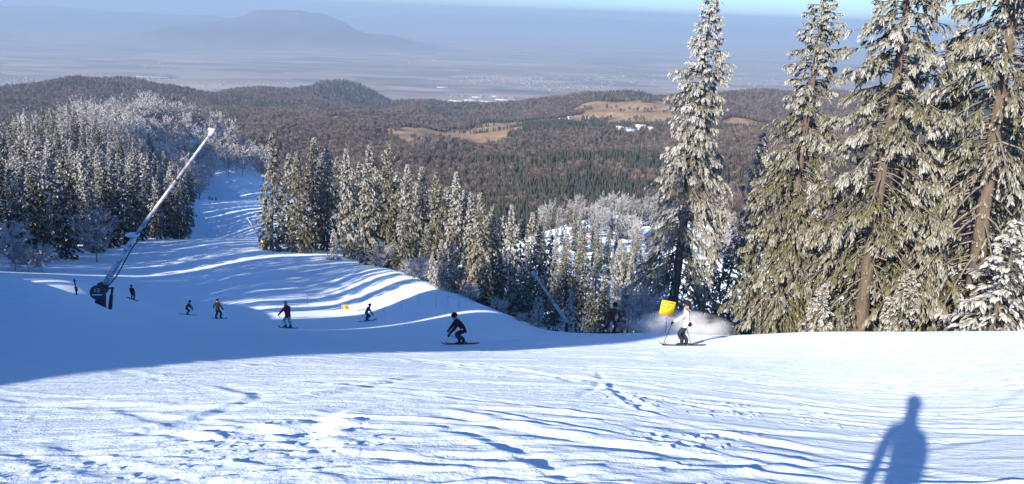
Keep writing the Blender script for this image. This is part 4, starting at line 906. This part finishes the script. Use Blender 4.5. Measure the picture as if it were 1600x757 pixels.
def skier(pos, face, jacket, pants, helmet, label, lean=.25, crouch=.2, stance=.13, hands=((-.3, .3, 1.0), (.3, .3, 1.0)), size=1.0, skis=True, board=False, poles=True, elbow=1.0, slim=1.0, pole_tips=None, who='skier', look=None, stagger=.0, ski_col=None, head_tilt=0.0, extra=None, side=0.0):
    """face: compass direction (x,y) the person points; hands in the body's own frame (right, forward, up)"""
    f = np.array([face[0], face[1], 0.0]); f /= np.linalg.norm(f); rgt = np.array([f[1], -f[0], 0.0]); B = np.stack([rgt, f, [0, 0, 1.0]])
    P0 = np.array(pos, float); P0[2] = gs(P0[0], P0[1])
    def gl(x, y):   # ground height under a local spot, relative to the standing point
        w = rgt * x * size + f * y * size; return (float(gs(P0[0] + w[0], P0[1] + w[1])) - P0[2]) / size
    feet = [(-stance, stagger), (stance, -stagger)]; fz = [gl(*p) for p in feet]; base = .5 * (fz[0] + fz[1]) if not board else min(fz)
    hipz = base + .94 - .36 * crouch + (.03 if skis or board else 0); pel = np.array([side * .5, -.05 - .22 * crouch, hipz])
    td = np.array([side, math.sin(lean), math.cos(lean)]); td /= np.linalg.norm(td)
    che = pel + td * .40; nek = pel + td * .57; hd0 = nek + np.array([0, math.sin(lean * .6 + head_tilt), math.cos(lean * .6 + head_tilt)]) * .10; hd1 = hd0 + np.array([0, math.sin(lean * .4 + head_tilt), math.cos(lean * .4 + head_tilt)]) * .14
    v = [pel, pel + td * .2, che, nek, hd0, hd1]; e = [(0, 1), (1, 2), (2, 3), (3, 4), (4, 5)]; r = [(.165, .14), (.16, .135), (.185, .14), .085, .095, .09]; lab_ = ['j', 'j', 'j', 's', 's', None]
    seg = [((0, 1), 'j'), ((1, 2), 'j'), ((2, 3), 'j'), ((3, 4), 'j'), ((4, 5), 's')]
    wr = []
    for s_, (sx, h_) in enumerate(zip((-1, 1), hands)):
        sh = che + td * .08 + np.array([sx * .2 * slim ** .5, 0, 0]); hn = np.array(h_, float); hn[2] += base
        mid = (sh + hn) / 2; dv = hn - sh; L_ = np.linalg.norm(dv); bend = math.sqrt(max(0, .29 ** 2 - (L_ / 2) ** 2)) if L_ < .58 else .02
        if L_ > .6: hn = sh + dv / L_ * .6; mid = (sh + hn) / 2
        od = np.array([sx * .8 * elbow, -.6, -.35 / max(elbow, .3)]); od -= dv * (od @ dv) / (L_ ** 2 + 1e-9); od /= np.linalg.norm(od) + 1e-9; el = mid + od * bend
        i = len(v); v += [sh, el, hn]; e += [(2, i), (i, i + 1), (i + 1, i + 2)]; r += [.1, .075, .055]; seg += [((2, i), 'j'), ((i, i + 1), 'j'), ((i + 1, i + 2), 'j')]; wr.append((hn, (hn - el) / (np.linalg.norm(hn - el) + 1e-9)))
    ank = []
    for s_, sx in enumerate((-1, 1)):
        ft = np.array([feet[s_][0], feet[s_][1] - .06, fz[s_] + .12]); hip = pel + np.array([sx * .1, 0, -.06]); dv = ft - hip; L_ = np.linalg.norm(dv); half = .435
        bend = math.sqrt(max(0, half ** 2 - (L_ / 2) ** 2)); od = np.array([sx * .12, 1, .0]); od -= dv * (od @ dv) / (L_ ** 2); od /= np.linalg.norm(od); kn = (hip + ft) / 2 + od * bend
        i = len(v); v += [hip, kn, ft + np.array([0, .0, .16]), ft + np.array([0, .02, -.03]), ft + np.array([0, .2, -.05])]; e += [(0, i), (i, i + 1), (i + 1, i + 2), (i + 2, i + 3), (i + 3, i + 4)]
        r += [.115, .09, .085, .065, .05]; seg += [((0, i), 'p'), ((i, i + 1), 'p'), ((i + 1, i + 2), 'p'), ((i + 2, i + 3), 'b'), ((i + 3, i + 4), 'b')]; ank.append(ft)
    V_ = np.array(v); r = [q_ if i_ in (3, 4, 5) else tuple(np.array(q_) * slim) if isinstance(q_, tuple) else q_ * slim for i_, q_ in enumerate(r)]
    me = grow('person', V_, e, r)
    root = empty('person', tuple(P0)); root.scale = (size,) * 3; root.rotation_euler = (0, 0, math.atan2(-f[0], f[1])); tag(root, label, 'person')
    mats = [jacket, pants, MBOOT, MSKIN]; key = {'j': 0, 'p': 1, 'b': 2, 's': 3}
    for m in mats: me.materials.append(m)
    cen = np.zeros(len(me.polygons) * 3); me.polygons.foreach_get('center', cen); cen = cen.reshape(-1, 3); best = np.full(len(cen), 1e9); mi = np.zeros(len(cen), np.int32)
    for (a_, b_), l_ in seg:
        A_, D_ = V_[a_], V_[b_] - V_[a_]; t_ = np.clip(((cen - A_) @ D_) / (D_ @ D_), 0, 1); dd = np.linalg.norm(cen - A_ - t_[:, None] * D_, axis=1); c = dd < best; best[c] = dd[c]; mi[c] = key[l_]
    mi[(mi == 1) & (cen[:, 2] > pel[2] - .1)] = 0
    me.polygons.foreach_set('material_index', mi); me.polygons.foreach_set('use_smooth', np.ones(len(mi), bool))
    obj('body', me, None, root)
    hc = hd1 + np.array([0, -.005, .0]); fd = np.array([0, math.cos(head_tilt + lean * .3), -math.sin(head_tilt + lean * .3)]); fu = np.array([0, -fd[2], fd[1]])
    hv, hq, ht_ = ball((0, 0, 0), .135 * (.5 + .5 * slim), (.92, 1.1, 1.0), 14); keepz = hv[:, 2]; hv[:, 2] = np.where(keepz < -.05, -.05 + (keepz + .05) * .35, keepz); hv[:, 1] = np.where((keepz < .0) & (hv[:, 1] > .05), .05, hv[:, 1])
    hv = hc + np.array([0, 0, .03]) + hv[:, :1] * [1, 0, 0] + hv[:, 1:2] * fd + hv[:, 2:3] * fu
    part('helmet', (hv, hq, ht_), helmet, root)
    an = np.linspace(-1.15, 1.15, 9); band = []
    for zz in (-.045, .035): band += [hc + np.array([.118 * math.sin(a_), 0, 0]) + fd * (.135 * math.cos(a_)) + fu * (zz + .0) for a_ in an]
    band = np.array(band); back = band - fd * .04; q9 = [(i, i + 1, i + 10, i + 9) for i in range(8)]
    Vg = np.r_[band, back]; qg = q9 + [(i + 18, i + 27, i + 28, i + 19) for i in range(8)] + [(i, i + 18, i + 19, i + 1) for i in range(8)] + [(i + 9, i + 10, i + 28, i + 27) for i in range(8)] + [(0, 9, 27, 18), (8, 26, 35, 17)]
    part('goggles', (Vg, np.array(qg), None), MLENS, root)
    for hn, hdir in wr:
        g_ = obj('glove', GLV, None, root); g_.location = tuple(hn + hdir * .03); g_.rotation_euler = Vector(hdir.tolist()).to_track_quat('Y', 'Z').to_euler(); g_.scale = (1.15,) * 3
    if extra: extra(root, dict(pel=pel, che=che, td=td, v=V_))
    def world(p): return P0 + size * (B.T @ np.array(p))
    # skis lie on the snow along the facing direction
    def plank(pl, ln, wd, nm, lb, cat, grp, dirv=(0, 1), col=None, n=13):
        d_ = np.array([dirv[0], dirv[1], 0.0]); d_ /= np.linalg.norm(d_); w0 = world([pl[0], pl[1], 0]); dw = B.T @ d_
        t_ = np.linspace(-.5, .5, n); rows = []
        wa, wb = w0 - dw * .45 * ln, w0 + dw * .45 * ln; za, zb = float(gs(wa[0], wa[1])), float(gs(wb[0], wb[1])); zc = float(gs(w0[0], w0[1])) ; zs_ = [gs(*(w0 + dw * q_ * ln)[:2]) - (za + (zb - za) * (q_ + .45) / .9) for q_ in np.linspace(-.45, .45, 9)]; lift = max(0.0, max(zs_))
        ctr = np.array([w0[0], w0[1], (za + zb) / 2 + lift + .015]); dz = np.array([dw[0] * .9 * ln, dw[1] * .9 * ln, zb - za]); dz /= np.linalg.norm(dz); sd_ = np.cross(dz, [0, 0, 1.0]); sd_ /= np.linalg.norm(sd_); nn_ = np.cross(sd_, dz)
        wid = wd * (1 - .22 * np.cos(t_ * 2 * np.pi * .95)) * np.where(t_ > .46, .45, 1) * np.where(t_ < -.48, .8, 1); rise = np.where(t_ > .36, ((t_ - .36) / .14) ** 2 * .12, 0) + (np.where(t_ < -.4, ((-.4 - t_) / .1) ** 2 * .1, 0) if board else np.where(t_ < -.46, .015, 0))
        V4 = np.stack([t_[:, None] * ln * dz + s_ * wid[:, None] / 2 * sd_ + (rise[:, None] + h_) * nn_ for s_, h_ in ((-1, 0), (1, 0), (1, .018), (-1, .018))], 1).reshape(-1, 3)
        i = np.arange(n * 4).reshape(n, 4); j = np.roll(i, -1, 1); q_ = np.stack([i[:-1], j[:-1], j[1:], i[1:]], -1).reshape(-1, 4); q_ = np.r_[q_, [i[0][::-1], i[-1]]]
        o = empty(nm, tuple(ctr)); tag(o, lb, cat, grp); part('plank', (V4, q_, None), col or MSKI, o)
        for bo in ([0.0] if not board else [-.26, .26]): part('binding', [box(dz * (bo + .12) + nn_ * .035, .07, .09, .04, [sd_, dz, nn_]), box(dz * (bo - .17) + nn_ * .045, .07, .12, .06, [sd_, dz, nn_])], MS['dark'], o, False)
    if skis:
        for s_ in (0, 1): plank((feet[s_][0], feet[s_][1]), 1.62, .095, 'ski', 'ski on the foot of the ' + who, 'ski', 'skis of the ' + who, col=ski_col)
    if board: plank((0, 0), 1.5, .27, 'snowboard', 'snowboard under the ' + who, 'snowboard', None, dirv=(1, 0))
    if poles:
        for s_, (hn, hdir) in enumerate(wr):
            if poles == 'left' and s_: continue
            a_ = world(hn + hdir * .05); tl_ = pole_tips[s_] if pole_tips else (hn[0] * 1.1, hn[1] - .45, 0)
            b_ = world([tl_[0], tl_[1], 0]); b_[2] = (float(gs(b_[0], b_[1])) - .03) if len(tl_) < 3 or tl_[2] == 0 else P0[2] + tl_[2]
            d_ = (a_ - b_) / np.linalg.norm(a_ - b_); o = empty('ski_pole', tuple(b_)); tag(o, 'ski pole in the hand of the ' + who, 'ski pole', 'ski poles of the ' + who)
            ll = np.linalg.norm(a_ - b_); part('shaft', cyl((0, 0, 0), d_ * ll, .011, .012, 6), MS['galv'] if ski_col is None else MS['dark'], o); part('grip', cyl(d_ * (ll - .06), d_ * (ll + .07), .02, .022, 8), MS['dark'], o); part('basket', cyl(d_ * .07, d_ * .085, .05, .045, 10), MS['dark'], o)
    return root

C = {k: cloth('cloth_' + k, c) for k, c in dict(white=(.8, .82, .8), navy=(.035, .045, .07), black=(.02, .022, .028), maroon=(.075, .02, .035), wine=(.2, .035, .06), pale=(.33, .42, .48), paleblue=(.25, .4, .5), blue=(.05, .09, .17), brown=(.13, .075, .05), slate=(.06, .075, .1), cyan=(.08, .5, .5)).items()}
def white_extra(root, k):
    v = k['v']
    for i in (6, 9):
        a_, b_ = v[i], v[i + 1]; d_ = (b_ - a_) / np.linalg.norm(b_ - a_); part('sleeve_stripe', cyl(a_ + d_ * .14, a_ + d_ * .17, .098, .095, 14), C['cyan'], root)
    part('waist_bag', ball(k['pel'] + np.array([-.1, -.12, .02]), .12, (1, .8, .7), 10), C['black'], root)
skier(G(1066, 541, 28), (-1, .12), C['white'], C['navy'], C['black'], 'skier in white jacket and dark trousers standing with poles', .06, .02, .09, ((-.22, .52, 1.02), (.26, -.02, 1.0)), 1.0, pole_tips=((-.2, .78), (.3, -.42)), who='white-jacketed skier', ski_col=cloth('grey_ski', (.2, .2, .22)), extra=white_extra, stagger=.1)
def red_extra(root, k): part('knee_badge', ball(k['pel'] + np.array([-.17, .12, .05]), .05, (1, 1, .8), 8), C['white'], root)
skier(G(719, 539, 32), (-.95, -.2), C['maroon'], C['slate'], C['black'], 'crouching skier in dark red jacket turning in the shade', .72, .55, .2, ((-.3, .62, .55), (.3, .5, .6)), 1.02, pole_tips=((-.45, -.2, .35), (.42, -.4, .4)), who='crouching skier in dark red', ski_col=cloth('red_ski', (.3, .08, .07)), stagger=.12, extra=red_extra)
skier(G(450, 514, 46), (-.75, .65), C['wine'], C['pale'], C['paleblue'], 'skier in wine-red jacket, pale trousers and pale blue helmet', .3, .2, .17, ((-.3, .45, .9), (.3, .42, .9)), 1.0, pole_tips=((-.4, -.2), (.45, -.25)), who='wine-red and pale-trousered skier')
skier(G(574, 501, 62), (.85, .5), C['blue'], C['navy'], C['black'], 'skier in dark blue jacket leaning into a turn by the small banner', .55, .4, .2, ((-.25, .5, .6), (.3, .45, .6)), .98, pole_tips=((-.4, -.3, .3), (.42, -.3, .3)), who='leaning blue skier', side=.12)
skier(G(342, 499, 66), (.25, .97), C['black'], C['black'], C['black'], 'skier in navy seen from behind, legs apart and arms out', .12, .12, .24, ((-.5, .12, .95), (.42, .1, .95)), 1.0, pole_tips=((-.62, -.05), (.6, -.2)), who='navy skier with arms out')
skier(G(294, 491, 78), (.9, .35), C['slate'], C['navy'], C['black'], 'small skier bending forward beside the navy skier', .65, .4, .16, ((-.24, .55, .62), (.24, .5, .62)), .95, poles=False, who='small bending skier')
skier(G(208, 468, 92), (.2, .97), C['black'], C['black'], C['black'], 'dark-clad person standing upright on a snowboard beyond the snow lance', .05, .05, .16, ((-.25, .08, .85), (.28, .05, .85)), 1.0, skis=False, board=True, poles=False, who='upright dark snowboarder')
for i, (px, py, r) in enumerate([(327.5, 316, 320), (331, 303, 345), (336, 297, 360)]):
    skier(G(px, py, r), ((.3, .9), (-.4, .9), (.6, .7))[i], C['black'], C['navy'], C['black'], ('dark skier lowest of the three far down the piste', 'dark skier in the middle of the three far down the piste', 'dark skier highest of the three far down the piste')[i], .2, .2, .18, ((-.35, .2, .9), (.35, .2, .9)), 1.1, poles=False, who=('lowest far skier', 'middle far skier', 'highest far skier')[i])
skier(G(952, 518, 36.5), (.2, -.95), C['brown'], C['slate'], C['black'], 'snowboarder in brown jacket leaning back at the edge of the snow cloud', .3, .4, .3, ((-.38, .2, .85), (.42, .25, .8)), 1.0, skis=False, board=True, poles=False, who='brown snowboarder', side=-.18)
# the person taking the picture: only the shadow is in view
fa = np.array([anti[0], anti[1]]); fa /= np.linalg.norm(fa); pp = np.array([0, 0]) - np.array([.30, .52]) * .0 - fa * .36
skier((pp[0], pp[1], float(gz(pp[0], pp[1]))), (fa[0], fa[1]), C['blue'], C['black'], C['black'], 'photographer standing on skis at the top of the slope, holding up a phone', .04, .05, .3, ((-.2, -.02, .84), (.05, .14, 1.36)), .97, poles='left', pole_tips=((-.42, -.1), (0, 0)), elbow=.1, who='photographer', slim=.64, head_tilt=.25)
ph = np.array([0, 0, 1.6]) - F * .07 - R * .0; o = obj('phone', mesh_np('phone', box((0, 0, 0), .155, .075, .009)[0], box((0, 0, 0), 1, 1, 1)[1]), MS['dark']); tag(o, 'dark phone held up by the photographer', 'phone')
o.matrix_world = Matrix(((R[0], U[0], -F[0], ph[0]), (R[1], U[1], -F[1], ph[1]), (R[2], U[2], -F[2], ph[2]), (0, 0, 0, 1)))

# ------------------------------------------------------------------ snow thrown up by the skis
def spray(name, c, sx, sy, sz, dens, label, rz=0.0):
    V_, q_, t_ = ball((0, 0, 0), 1.0, (1, 1, 1), 12); m = bpy.data.materials.new(name); m.use_nodes = True; t = m.node_tree; t.nodes.clear()
    n = t.nodes.new; L_ = t.links.new; tc = n('ShaderNodeTexCoord'); ln = n('ShaderNodeVectorMath'); ln.operation = 'LENGTH'; L_(tc.outputs['Object'], ln.inputs[0])
    fall = n('ShaderNodeMapRange'); fall.inputs[1].default_value = 1.0; fall.inputs[2].default_value = .15; L_(ln.outputs['Value'], fall.inputs[0])
    nz = n('ShaderNodeTexNoise'); nz.inputs['Scale'].default_value = 2.6; nz.inputs['Detail'].default_value = 4; L_(tc.outputs['Object'], nz.inputs['Vector'])
    nr_ = n('ShaderNodeMapRange'); nr_.inputs[1].default_value = .35; nr_.inputs[2].default_value = .7; L_(nz.outputs[0], nr_.inputs[0])
    mu = n('ShaderNodeMath'); mu.operation = 'MULTIPLY'; L_(fall.outputs[0], mu.inputs[0]); L_(nr_.outputs[0], mu.inputs[1]); mu2 = n('ShaderNodeMath'); mu2.operation = 'MULTIPLY'; mu2.inputs[1].default_value = dens; L_(mu.outputs[0], mu2.inputs[0])
    v = n('ShaderNodeVolumePrincipled'); v.inputs['Color'].default_value = (.98, .99, 1, 1); v.inputs['Anisotropy'].default_value = -.25; L_(mu2.outputs[0], v.inputs['Density']); o_ = n('ShaderNodeOutputMaterial'); L_(v.outputs[0], o_.inputs['Volume'])
    o = obj(name, mesh_np(name, V_, q_, t_), m); o.location = tuple(c); o.scale = (sx, sy, sz); o.rotation_euler = (0, 0, rz); tag(o, label, 'snow cloud', kind='stuff')
spray('snow_cloud', np.array(G(1064, 520, 37.5)) + [0, 0, .3], 2.9, 1.2, 1.0, 4.5, 'white cloud of powder snow hanging behind the white-jacketed skier')
spray('snow_cloud', np.array(G(800, 535, 33)) + [0, 0, .1], 2.0, 1.0, .6, 2.2, 'thin powder snow trailing behind the crouching skier')
spray('snow_cloud', np.array(G(500, 545, 34)) + [0, 0, .2], 2.6, 1.6, .9, .12, 'faint powder haze over the shaded snow')

# ------------------------------------------------------------------ haze
def haze():
    bm = bmesh.new(); bmesh.ops.create_cube(bm, size=1)
    bmesh.ops.scale(bm, vec=(110000, 100000, 1010), verts=bm.verts); bmesh.ops.translate(bm, vec=(0, 0, 48 - 505), verts=bm.verts)
    me = bpy.data.meshes.new('haze'); bm.to_mesh(me); bm.free()
    m = bpy.data.materials.new('haze'); m.use_nodes = True; t = m.node_tree; t.nodes.clear()
    v = t.nodes.new('ShaderNodeVolumePrincipled'); o = t.nodes.new('ShaderNodeOutputMaterial')
    v.inputs['Color'].default_value = (.45, .645, .86, 1); v.inputs['Density'].default_value = 8.5e-5; v.inputs['Anisotropy'].default_value = 0.0
    t.links.new(v.outputs[0], o.inputs['Volume'])
    tag(obj('haze', me, m), kind='stuff')
haze()
